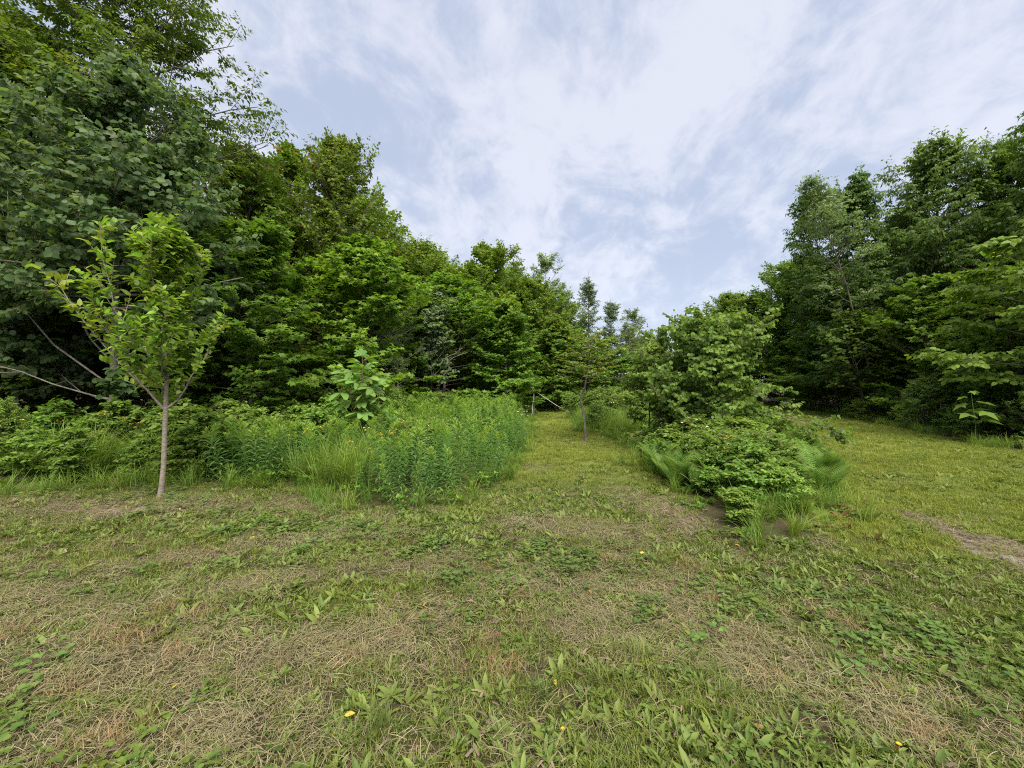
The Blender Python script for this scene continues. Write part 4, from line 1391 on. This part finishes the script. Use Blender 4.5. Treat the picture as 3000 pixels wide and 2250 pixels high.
def lawn():
    """mown ground cover: short grass, broad weeds, clover, clippings"""
    zones = [(1.3, 3.2, 520), (3.2, 5.5, 330), (5.5, 9, 150), (9, 15, 70), (15, 31, 26)]
    P = []
    for y0, y1, dens in zones:
        x0, x1 = -1.7 * y1 - .5, min(1.7 * y1 + .5, 22)
        n = int((x1 - x0) * (y1 - y0) * dens)
        x = x0 + (x1 - x0) * rng.random(n)
        y = y0 + (y1 - y0) * rng.random(n)
        ok = ~tall_zone(x, y) & (np.abs(x) < 1.6 * y + .8)
        P.append(np.column_stack([x[ok], y[ok]]))
    p = np.concatenate(P)
    x, y = p[:, 0], p[:, 1]
    dist = y
    gsrc = [blades_mesh('lawn_tuft', 200 + i, 44, .042, .0034, 'grass', .8, .065, seg=2) for i in range(4)]
    fsrc = gsrc
    wsrc = [rosette_mesh('weed_rosette', 220 + i, 14, .044, 'weed', OVATE, 38, .50) for i in range(4)] + [rosette_mesh('weed_rosette_broad', 226 + i, 7, .056, 'weed', OVATE, 30, .60) for i in range(2)]
    csrc = [clover_mesh('clover_clump', 230 + i) for i in range(3)]
    ssrc = [straw_mesh('straw_bits', 240 + i, 26) for i in range(4)]
    dsrc = [blades_mesh('stubble', 250 + i, 12, .05, .0034, 'drygrass', .3, .05, seg=1) for i in range(3)]
    bsrc = [straw_mesh('dead_bits', 260 + i, 12, 'soilbit', .03, .10, .007, .012) for i in range(2)]

    n1 = np.sin(1.7 * x + .9 * y + 1) * np.sin(2.1 * y - .8 * x) + .7 * np.sin(4.1 * x - 1.2 * y) * np.sin(3.3 * y + .5 * x + 2)
    n2 = np.sin(1.1 * x - 1.6 * y + 3) + np.sin(2.9 * x + 2.2 * y) * .7 + np.sin(.6 * x + 5.1 * y) * .5
    # hay left lying in rows by the mower
    streak = np.zeros(len(x))
    rows = [((-8, 5.0), (-5.0, 4.75), .35), ((-3.5, 3.45), (-2.4, 3.95), .16), ((-2.4, 3.95), (-1.2, 4.05), .14), ((-2.6, 3.0), (-1.35, 3.3), .16), ((-1.35, 3.3), (-.3, 3.42), .15),
            ((-5, 3.3), (-3.2, 2.75), .3), ((-3.6, 2.15), (-1.7, 2.35), .28), ((-1.7, 2.35), (-.6, 2.55), .2), ((-2.2, 1.75), (-1.2, 1.9), .2), ((.5, 2.7), (1.6, 2.45), .35), ((.2, 4.5), (1.2, 4.2), .3),
            ((1.6, 5.8), (1.9, 4.4), .25), ((-4.5, 5.35), (-2.4, 5.2), .2), ((1.2, 2.3), (2.2, 1.9), .25), ((.3, 3.1), (1.2, 3.0), .3)]
    for (ax, ay), (bx, by), w in rows:
        t = np.clip(((x - ax) * (bx - ax) + (y - ay) * (by - ay)) / ((bx - ax) ** 2 + (by - ay) ** 2), 0, 1)
        streak = np.maximum(streak, np.exp(-(np.hypot(x - ax - t * (bx - ax), y - ay - t * (by - ay)) / w) ** 2))
    leftness = smooth01(-x / np.maximum(y, 1), -.3, .9)
    bare = bare_amount(x, y)
    lush = np.maximum(smooth01(y, 4.6, 8.5) * smooth01(x, -1.5, -.2), ((x > 3.2) & (y > 3.6)) * .85)
    w_grass = np.clip(.62 + .16 * n1, .1, 1) * (1 - .65 * streak) * (1 + 1.6 * lush)
    w_weed = np.clip(.55 + .24 * n2 + .35 * ((y > 4) & (y < 5.6) & (x < -.5)), .05, 1) * (1 - .6 * streak) * (1 - .75 * lush)
    w_clov = np.clip(.0 + .20 * np.sin(.9 * x + 2.3 * y), .01, 1) * (1 - .6 * streak) * (1 - .75 * lush)
    w_straw = np.clip(.07 - .09 * n1 + .17 * leftness, .02, 1) * (1 - .85 * lush) + 1.3 * streak
    w_dry = np.clip(.10 - .10 * n2 + .1 * leftness, .02, 1) * (1 - .8 * lush)
    w_bits = np.full(len(x), .10) * (1 - .8 * lush)
    for arr in (w_grass, w_weed, w_clov):
        arr *= (1 - .88 * bare)
    w_bits += 1.2 * bare
    w_straw += .5 * bare
    W = np.stack([w_grass, w_weed, w_clov, w_straw, w_dry, w_bits])
    W = np.cumsum(W / W.sum(0), 0)
    u = rng.random(len(x))
    cls = (u[None] > W).sum(0)
    z = ground_z(x, y)
    pts = np.column_stack([x, y, z])
    grow_ = 1 + .055 * np.clip(dist - 3, 0, 30)
    names = ['lawn_grass', 'lawn_weeds', 'clover_patches', 'hay_clippings', 'dry_stubble', 'dead_leaf_bits']
    srcs = [gsrc, wsrc, csrc, ssrc, dsrc, bsrc]
    labels = ['short mown yellow-green grass of path and trail', 'broad-leaved weeds low in the mown ground', 'clover low in the mown ground', 'pale cut hay lying in loose rows on the mown ground',
              'tan cut stubble in the mown ground', 'dead brown bits on bare soil']
    for c in range(6):
        sel = cls == c
        if not sel.any():
            continue
        n = int(sel.sum())
        sz = rng.uniform(.6, 1.4, n) * grow_[sel]
        tint = np.clip(rng.normal(.2, .25, n) + .45 * lush[sel] + .12 * n1[sel], 0, 1)
        scatter(names[c], pts[sel], srcs[c], sz, tint=tint, label=labels[c])


lawn()


def tall_grasses():
    src = [blades_mesh('grass_clump', 300 + i, 60, .62, .0075, 'tallgrass', .75, .09, seg=5) for i in range(4)]
    short = [blades_mesh('grass_clump_short', 310 + i, 46, .34, .006, 'tallgrass', .8, .08, seg=4) for i in range(3)]
    regs = [([(-9.5, 5.7), (-7.1, 5.75), (-5.7, 6.3), (-4.9, 6.6), (-5.2, 7.8), (-9.5, 7.6)], 60, 1.2),
            ([(-3.5, 6.3), (-2.25, 5.25), (-1.9, 5.9), (-2.5, 7.5), (-3.1, 7.8)], 36, 1.0),
            ([(2.5, 4.1), (2.9, 4.1), (3.85, 4.9), (4.5, 5.6), (3.6, 6.2), (2.7, 5.2)], 70, .52),
            ([(2.3, 12.6), (3.4, 11.9), (5.2, 14), (5.5, 19), (3, 19)], 300, .9),
            ([(-6, 8.2), (-3.4, 7.8), (-3.6, 13), (-8, 13.5)], 120, 1.0),
            ([(.6, 21), (3.3, 24.8), (6, 27), (3, 29), (-1, 23)], 90, 1.1),
            ([(5, 11), (7.6, 11), (10.4, 16.6), (15, 25), (7, 25), (5, 18)], 260, .95),
            ([(-20, 5.5), (-9.5, 5.7), (-9.5, 8), (-20, 9)], 90, 1.2)]
    P, S = [], []
    for poly, n, s in regs:
        p = pts_in(poly, n)
        P.append(p)
        S.append(s * rng.uniform(.75, 1.25, n))
    scatter('tall_grass', np.concatenate(P), src, np.concatenate(S), label='long arching yellow-green meadow grass')
    # fringe along all mown edges
    P = []
    for poly in (MEADOW[1:17], ISLAND, RIGHTWOOD[1:5]):
        closed = poly is ISLAND
        for i in range(len(poly) - (0 if closed else 1)):
            a, b = poly[i], poly[(i + 1) % len(poly)]
            n = int(np.hypot(*(b - a)) * 11)
            t = rng.random((n, 1))
            P.append(a + (b - a) * t + rng.normal(0, .13, (n, 2)))
    p = np.concatenate(P)
    p = p[(p[:, 1] < 31) & ~((p[:, 0] > -2.2) & (p[:, 0] < -.3) & (p[:, 1] < 6.3) & (rng.random(len(p)) < .75))]
    p = p[~((edge_dist(ISLAND, p[:, 0], p[:, 1]) < .35) & (p[:, 1] < 11) & (rng.random(len(p)) < .6))]
    scatter('fringe_grass', np.column_stack([p, ground_z(p[:, 0], p[:, 1])]), short, rng.uniform(.5, 1.15, len(p)), label='uncut grass fringe along the mown edges')
    # low leafy cover filling the island and meadow
    low = [rosette_mesh('leafy_weed', 330 + i, 16, .10, 'shrub', OVATE, 40, 1.1, .10) for i in range(4)]
    regs = [([tuple(q) for q in ISLAND], 900), ([(-9, 5.8), (-5, 6.4), (-2.3, 5.4), (-2.6, 9), (-3.6, 14), (-9, 14)], 500), ([(-.5, 16), (.6, 17), (3, 25), (-2, 22)], 150), ([(2.3, 12.4), (3.2, 10.2), (5, 11), (6.5, 18), (5, 24), (3.2, 24)], 420), (GOLD_A[:7] + GOLD_A[-3:], 420), ([(-2.2, 4.95), (-.8, 4.8), (-.2, 6.1), (-.5, 6.3), (-1, 5.2), (-2.2, 5.3)], 60),
            ([(11.9, 6), (12, 9.3), (13.1, 12.5), (15.9, 19), (18.6, 28), (20.5, 28), (16.5, 12), (15, 6)], 420)]
    P = [pts_in(poly, n) for poly, n in regs]
    p = np.concatenate(P)
    p[:, 2] += rng.uniform(0, .25, len(p))
    big = np.where((p[:, 0] > -2.4) & (p[:, 0] < .4) & (p[:, 1] < 9), .55, 1.0)
    scatter('leafy_groundcover', p, low, big * rng.uniform(.45, .85, len(p)), label='low leafy plants between the taller meadow plants')


tall_grasses()


def shrubs_low():
    r = random.Random(3)
    # brambles and small shrubs, each a thing; alike ones share the group
    sets = [('bramble', 'bramble', 'arching bramble, one of those behind the goldenrod group by the pear tree', 'brambles behind the pear tree',
             [(-5.6, 8.6), (-4.9, 9.2), (-4.3, 8.7), (-4.6, 10.3), (-5.6, 10.2), (-3.9, 7.9), (-6.3, 9.1), (-6.6, 8.0), (-5.2, 7.9), (-7.4, 8.5), (-8.2, 8.2), (-9.6, 8.3), (-10.6, 7.8), (-7.9, 9.3), (-6.9, 10.2), (-5.3, 6.9), (-5.9, 7.2)], (.85, 1.1)),
            ('bramble', 'bramble', 'leafy bramble in the long grass at the meadow front beyond the pear trunk', 'brambles in the long grass',
             [(-8.4, 6.2), (-7.7, 6.5), (-7.0, 6.25), (-6.5, 6.9), (-8.9, 6.9), (-7.5, 7.3), (-6.0, 6.6), (-8.2, 7.6), (-9.6, 6.6), (-10.2, 7.2), (-5.6, 6.5)], (.5, .8)),
            ('spirea', 'small_leaved_shrub', 'soft green shrub, one of those growing up between the goldenrod stalks', 'shrubs among the goldenrod',
             [(-1.6, 8.2), (-.5, 9.0), (-2.4, 9.2), (-1.7, 11.6), (-2.8, 11.4), (-2.0, 13.6), (-1.9, 7.2)], (.6, .8)),
            ('spirea', 'small_leaved_shrub', 'pale small-leaved shrub, one of those before the dark wood behind the meadow', 'small-leaved shrubs in the meadow',
             [(-5.0, 11.6), (-4.3, 12.3), (-5.8, 12.6), (-6.6, 11.7), (-3.7, 13.3), (-5.0, 13.6), (-2.6, 14.0)], (.95, 1.25)),
            ('spirea', 'small_leaved_shrub', 'light green shrub, one of those in the sunny meadow beyond the thin path tree', 'shrubs beyond the thin path tree',
             [(3.1, 14.0), (3.8, 15.2), (4.8, 16.0), (3.4, 17.6), (5.2, 18.3), (4.2, 20.4), (6.3, 15.0), (6.9, 18.5), (8.0, 17.0), (6.0, 21.5), (9, 21), (3.6, 22.4), (5.4, 12.6), (7.6, 13.2), (11, 22.5), (8, 24)], (.9, 1.5)),
            ('shrub_b', 'trail_bush', 'low shaded bush, one of those along the wood edge of the trail', 'bushes along the trail edge',
             [(12.3, 8.2), (13.9, 14.2), (14.6, 16.8), (15.8, 18.6), (16.6, 21.2), (17.6, 24.6), (12.0, 6.8), (18.4, 27.5), (13.0, 11.6)], (.7, 1.2)),
            ('shrub_a', 'path_end_shrub', 'bright shrub, one of the row behind the end of the mown path', 'shrubs behind the path end',
             [(-.6, 22.6), (1.0, 25.6), (2.6, 26.2), (3.4, 25.9), (5.2, 27.6), (7.4, 27.9), (11.3, 28.8)], (1.4, 2.4))]
    isl = blue(pts_in([q for q in ISLAND if q[1] < 11.5], 900), .36)
    d = edge_dist(ISLAND, isl[:, 0], isl[:, 1])
    n = 0
    for (x, y, _), e in zip(isl, d):
        if e < .18 or y > 10.5:
            continue
        n += 1
        h = (.30 + .34 * smooth01(e, .1, 1.2) + .12 * smooth01(y, 4, 8)) * r.uniform(.75, 1.2)
        if n % 5 in (0, 2):
            plant_tree('bramble', 'bramble', x, y, 'leafy bramble, one of those round the foot of the birch bush', 'shrub', h, None, 'brambles on the island', r.uniform(1.0, 1.4))
        elif n % 5 == 1:
            plant_tree('bramble_dark', 'dark_bramble', x, y, 'darker bramble, one of those among the ferns of the island', 'shrub', h, None, 'dark brambles on the island', r.uniform(1.0, 1.4))
        else:
            plant_tree('spirea', 'small_leaved_shrub', x, y, 'light small-leaved shrub, one of those among the island brambles', 'shrub', h * .95, None, 'light shrubs on the island', r.uniform(1.0, 1.4))
    for key, name, label, group, pts, hr in sets:
        for x, y in pts:
            plant_tree(key, name, x, y, label, 'shrub', r.uniform(*hr), None, group, r.uniform(.9, 1.2))
    plant_tree('shrub_b', 'flowering_bush', 2.75, 12.9, 'dark low bush dotted with white flowers behind the thin path tree', 'bush', 1.0, 1.0, None, .75)
    plant_tree('spirea', 'path_side_bush', 2.55, 17.2, 'small dark bush on the path edge beyond the thin tree', 'bush', 1.0, 1.0, None, 1.0)


shrubs_low()


def fern_frond(seed):
    r = np.random.default_rng(seed)
    g = Geo()
    n = 19
    q = np.linspace(0, 1, 9)
    out = r.uniform(.30, .45)
    st = np.stack([out * q ** 1.4, .02 * np.sin(3 * q), .72 * q - .16 * q ** 3], -1)[None]
    g.tubes(st, np.linspace(.004, .0012, 9)[None], 4)
    s = np.repeat(np.linspace(.14, .985, n), 2)
    sg = np.tile([1.0, -1.0], n)[:, None]
    p, t, _ = sample_poly(st, np.zeros(2 * n, int), s)
    d = nrm(np.array([[0, 1.0, 0]]) * sg + t * .45)
    L = .155 * np.sin(pi * np.clip(s * .86 + .14, 0, 1)) ** .8 + .012
    T = np.array([(0, 0, 0), (.12, .075, 0), (.5, .065, .02), (1, 0, -.08), (.5, -.065, .02), (.12, -.075, 0)])
    F = np.array([(0, 2, 1), (0, 3, 2), (0, 4, 3), (0, 5, 4)])
    g.leaves((T, F), p, d, np.cross(t, np.array([0, 1.0, 0])) * -1, L, smooth01(s, .6, 1) * .6)
    return g.mesh('fern_frond', M['fern'])


FRONDS = [fern_frond(400 + i) for i in range(4)]


def ferns():
    r = random.Random(9)
    A = [(2.45, 5.95), (2.5, 6.4), (2.75, 6.0), (3.0, 5.9), (2.9, 7.4), (3.2, 7.6), (2.75, 7.8), (3.1, 8.0), (3.3, 6.2), (2.6, 5.6), (2.85, 5.7), (3.3, 6.5), (2.55, 6.9), (2.75, 6.5), (2.9, 7.0), (3.1, 6.6), (2.7, 7.4), (3.0, 7.6), (2.65, 6.1), (3.25, 7.1), (2.95, 6.15), (2.85, 8.1)]
    B = [(4.6, 6.15), (4.85, 6.5), (4.45, 6.5), (5.1, 6.9), (4.7, 6.9), (4.3, 5.75), (5.0, 6.3), (4.2, 6.2), (5.5, 7.4), (4.1, 5.4), (4.35, 5.5), (4.55, 5.85), (4.8, 6.1), (5.2, 6.6), (5.3, 7.0)]
    C = [(-6.6, 12.9), (-6.0, 13.4), (-7.2, 13.2), (-5.3, 14.1), (-7.7, 12.6), (-6.4, 14.0), (-4.5, 14.5)]
    for pts, label, group, s in ((A, 'bright green fern on the path side of the overgrown island', 'ferns on the path side of the island', .80),
                                 (B, 'green fern on the trail side of the overgrown island', 'ferns on the trail side of the island', .80),
                                 (C, 'light green fern in front of the dark trunks of the wood', 'ferns at the foot of the wood', 1.05)):
        for x, y in pts:
            o = empty('fern', (x, y, float(ground_z(x, y))), label, 'fern', group, r.random() * 6.28, s * r.uniform(.85, 1.15))
            n = r.choice([7, 8, 9])
            for j in range(n):
                f = part('frond', FRONDS[r.randrange(4)], o)
                f.rotation_euler = (r.gauss(0, .1), r.gauss(0, .15), j * 2 * pi / n + r.gauss(0, .25))
                sc = r.uniform(.8, 1.15)
                f.scale = (sc, sc, sc)


ferns()


def flower_mesh(kind, seed):
    r = np.random.default_rng(seed)
    g = Geo()
    st = np.array([[(0, 0, -.03), (.01, 0, .3), (.02, .01, .62), (.04, .0, .9)]])
    g.tubes(st, np.array([[.003, .0028, .0022, .0018]]), 4)
    heads = []
    if kind == 'yellow':
        n = 7
        tips = np.stack([.04 + r.normal(0, .035, n), r.normal(0, .035, n), .90 + r.uniform(0, .035, n)], -1)
        base = np.tile(np.array([[.03, .0, .80]]), (n, 1))
        g.tubes(np.stack([base, (base + tips) / 2 + np.array([0, 0, -.005]), tips], 1), np.full((n, 3), .0014), 3)
        rad, m = .014, 9
    else:
        tips = np.array([[.04, 0, .9]])
        rad, m = .024, 14
    h = Geo()
    for c in tips:
        a = np.arange(m) * 2 * pi / m
        tilt = r.normal(0, .25, 2)
        up = nrm(np.array([tilt[0], tilt[1], 1.0]))
        d = np.stack([np.cos(a), np.sin(a), np.full(m, .12) - tilt[0] * np.cos(a) - tilt[1] * np.sin(a)], -1)
        h.leaves(LEAFLET, np.tile(c, (m, 1)), d, np.tile(up, (m, 1)), rad, 0, 1.1)
        if kind == 'white':
            th = np.arange(8) * pi / 4
            V = np.concatenate([[c + np.array([0, 0, .006])], c + np.stack([.008 * np.cos(th), .008 * np.sin(th), np.full(8, .002)], -1)])
            heads.append(V)
    stem = g.mesh(kind + '_flower_stem', M['stem'], True)
    head = h.mesh(kind + '_flower_head', M['yellow'] if kind == 'yellow' else M[kind])
    centre = None
    if heads:
        c = Geo()
        for V in heads:
            c.add(V, np.array([(0, i, i % 8 + 1) for i in range(1, 9)]))
        centre = c.mesh('flower_centre', M['yellow'])
    return stem, head, centre


def flowers():
    r = random.Random(21)
    Y = [flower_mesh('yellow', 500 + i) for i in range(3)]
    W = [flower_mesh('white', 510 + i) for i in range(2)]
    Pk = [flower_mesh('pink', 515 + i) for i in range(2)]

    def put(name, srcs, pts, label, group, h, cat='flower'):
        for x, y in pts:
            o = empty(name, (x, y, float(ground_z(x, y))), label, cat, group, r.random() * 6.28, h * r.uniform(.82, 1.15), (r.gauss(0, .08), r.gauss(0, .08)))
            st, hd, ce = r.choice(srcs)
            part('stem', st, o)
            f = part('flower_head', hd, o)
            if ce:
                part('flower_centre', ce, f)
    jit = lambda cx, cy, sx, sy, n: [(cx + r.gauss(0, sx), cy + r.gauss(0, sy)) for _ in range(n)]
    put('yellow_flower', Y, jit(-1.95, 5.7, .22, .5, 10) + jit(-1.7, 6.6, .4, .5, 6), 'yellow-orange flower cluster, one of those at the corner of the goldenrod patch', 'yellow flowers by the goldenrod', .90)
    put('yellow_flower', Y, jit(-7.0, 7.0, .55, .35, 10) + [(-8.6, 6.6), (-7.9, 6.4)], 'yellow flower, one of those above the long grass beyond the pear trunk', 'yellow flowers in the long grass', 1.05)
    put('yellow_flower', Y, jit(3.3, 5.9, .25, .3, 7), 'yellow flower, one of the few on the overgrown island', 'yellow flowers on the island', .78)
    put('yellow_flower', Y, jit(-3.2, 6.6, .25, .3, 4), 'yellow flower, one of those in the grass between the two goldenrod groups', 'yellow flowers between the goldenrods', .95)
    put('white_daisy', W, jit(.45, 12.0, .12, 1.6, 16) + jit(.3, 9.8, .15, .6, 6), 'white daisy, one of those along the goldenrod edge of the path', 'daisies along the path', .85)
    put('white_daisy', W, jit(2.9, 12.6, .4, .4, 12) + jit(4.2, 14.0, .7, .5, 12), 'white daisy, one of those round the dark bush behind the path tree', 'daisies beyond the path tree', 1.0)
    put('white_daisy', W, jit(14.9, 18.6, .25, .6, 16), 'white daisy, one of those in the shade by the trail', 'daisies by the trail', .85)
    put('pale_flower', Pk, jit(3.15, 7.0, .25, .2, 10), 'faded pinkish flower, one of those between ferns and birch bush', 'pale flowers by the ferns', .95)


flowers()


def lawn_details():
    r = random.Random(33)
    dry = [blades_mesh('dry_tuft', 600 + i, 120, .070, .0021, 'drygrass', .8, .09, seg=3) for i in range(4)]
    green = [blades_mesh('green_tuft', 610 + i, 60, .10, .0036, 'grass', .8, .05, seg=3) for i in range(3)]

    def at(px, py):                      # photo pixel on flat ground -> metres
        y = 640.0 / (py - 386)
        return (px - 512) * y / 400, y
    # tan tufts where they lie in the lawn
    spots = [(15, 640), (110, 640), (135, 645), (165, 618), (62, 690), (75, 745), (205, 620), (265, 590), (500, 675), (490, 650), (690, 570), (660, 590), (770, 680), (745, 640), (880, 690), (820, 615),
             (610, 565), (520, 605), (455, 680), (350, 668), (180, 655), (915, 730), (930, 745), (400, 640), (120, 735), (845, 628), (715, 600), (590, 600)]
    for px, py in spots:
        x, y = at(px, py)
        single('dry_grass_tuft', r.choice(dry), (x, y, float(ground_z(x, y))), 'small tan tuft of dried grass in the mown lawn', 'grass tuft', 'dry tufts in the lawn', r.random() * 6.28, r.uniform(.8, 1.4))
    for px, py in [(545, 700), (705, 690), (720, 700), (860, 620), (600, 690), (640, 660), (470, 605), (380, 735), (830, 660), (955, 720), (985, 690)]:
        x, y = at(px, py)
        single('green_grass_tuft', r.choice(green), (x, y, float(ground_z(x, y))), 'fresh green grass tuft standing above the mown lawn', 'grass tuft', 'green tufts in the lawn', r.random() * 6.28, r.uniform(.8, 1.3))
    # plantain rosettes with single leaves
    T = OVATE[0].copy()
    T[:, 1] *= .85
    lm = mesh_from('plantain_leaf', T, OVATE[1], M['weed'], {'age': np.zeros(7)})
    for px, py in [(620, 735), (860, 680), (690, 755), (170, 590), (390, 700), (790, 745), (655, 720), (505, 735), (560, 620), (130, 545)]:
        x, y = at(px, py)
        o = empty('plantain', (x, y, float(ground_z(x, y)) + .01), 'flat rosette of broad plantain leaves pressed in the mown lawn', 'weed', 'plantains in the lawn', r.random() * 6.28, r.uniform(.8, 1.2))
        n = r.choice([6, 7, 8])
        for j in range(n):
            f = part('leaf', lm, o)
            f.rotation_euler = (r.gauss(0, .2), -radians(r.uniform(8, 42)), j * 2.4 + r.gauss(0, .2))
            s = r.uniform(.05, .085)
            f.scale = (s, s, s)
    # fallen yellow leaves
    fl = mesh_from('fallen_leaf', OVATE[0], OVATE[1], M['yellowleaf'], {'age': np.zeros(7)})
    for px, py in [(172, 693), (344, 725), (426, 614), (480, 625), (590, 597), (250, 545), (380, 500), (765, 743), (640, 560), (180, 513), (225, 500), (740, 552), (700, 545), (330, 605), (555, 690)]:
        x, y = at(px, py)
        single('fallen_leaf', fl, (x, y, float(ground_z(x, y)) + .035), 'small yellowed leaf lying on the mown lawn', 'leaf', 'yellow leaves on the lawn', r.random() * 6.28, r.uniform(.032, .055), (r.gauss(0, .3), r.gauss(0, .3)))
    # red leaves of a creeping plant at the island tip
    rl = rosette_mesh('red_leaves', 640, 6, .07, 'red', OVATE, 25, .9, .05)
    for px, py in [(838, 525), (845, 535), (832, 515), (852, 520), (870, 545), (825, 535), (860, 512)]:
        x, y = at(px, py)
        single('red_leaved_weed', rl, (x, y, float(ground_z(x, y)) + .02), 'small weed with reddened leaves at the tip of the island', 'weed', 'red weeds at the island tip', r.random() * 6.28, r.uniform(.8, 1.3))
    # little yellow lawn flowers
    ym = Geo()
    a = np.arange(14) * 2 * pi / 14
    ym.leaves(LEAFLET, np.tile(np.array([[0, 0, .06]]), (14, 1)), np.stack([np.cos(a), np.sin(a), np.full(14, .35)], -1), np.tile(np.array([[0, 0, 1.0]]), (14, 1)), .012)
    ym.tubes(np.array([[(0, 0, -.01), (0, 0, .03), (0, 0, .06)]]), np.full((1, 3), .0015), 4)
    me = ym.mesh('lawn_flower', M['yellow'])
    for (px, py), lab in (((563, 747), 'tiny yellow flower low in the lawn near the picture foot'), ((899, 760), 'tiny yellow flower in the lawn nearest the trail')):
        x, y = at(px, py)
        single('lawn_flower', me, (x, y, float(ground_z(x, y))), lab, 'flower', None, 0, 1.0)
    # pale stones
    def stone(name, seed, sx):
        rr = np.random.default_rng(seed)
        th, ph = np.meshgrid(np.linspace(0, 2 * pi, 9)[:-1], np.linspace(-pi / 2, pi / 2, 6))
        V = np.stack([np.cos(ph) * np.cos(th), np.cos(ph) * np.sin(th) * .75, np.sin(ph) * .4], -1).reshape(-1, 3)
        V = V * (1 + rr.normal(0, .09, (len(V), 1))) * sx
        F = []
        for i in range(5):
            for j in range(8):
                F.append((i * 8 + j, i * 8 + (j + 1) % 8, i * 8 + 8 + (j + 1) % 8, i * 8 + 8 + j))
        return mesh_from(name, V, np.array(F), M['stone'], None, True)
    for (px, py), sx, lab in (((161, 708), .018, 'small white pebble in the cut grass'), ((1008, 565), .09, 'flat pale stone in the sandy track of the trail'),
                              ((975, 558), .06, 'smaller pale stone just up the sandy track'), ((920, 637), .03, 'little grey stone in the shaded lawn near the track')):
        x, y = at(px, py)
        single('pebble' if sx < .05 else 'stone', stone('stone', int(px), sx), (x, y, float(ground_z(x, y)) + sx * .12), lab, 'stone', None, .4, 1.0)


lawn_details()
print('objects', len(scene.objects), 'meshes', len(bpy.data.meshes), 'tris', sum(len(m.polygons) for m in bpy.data.meshes))
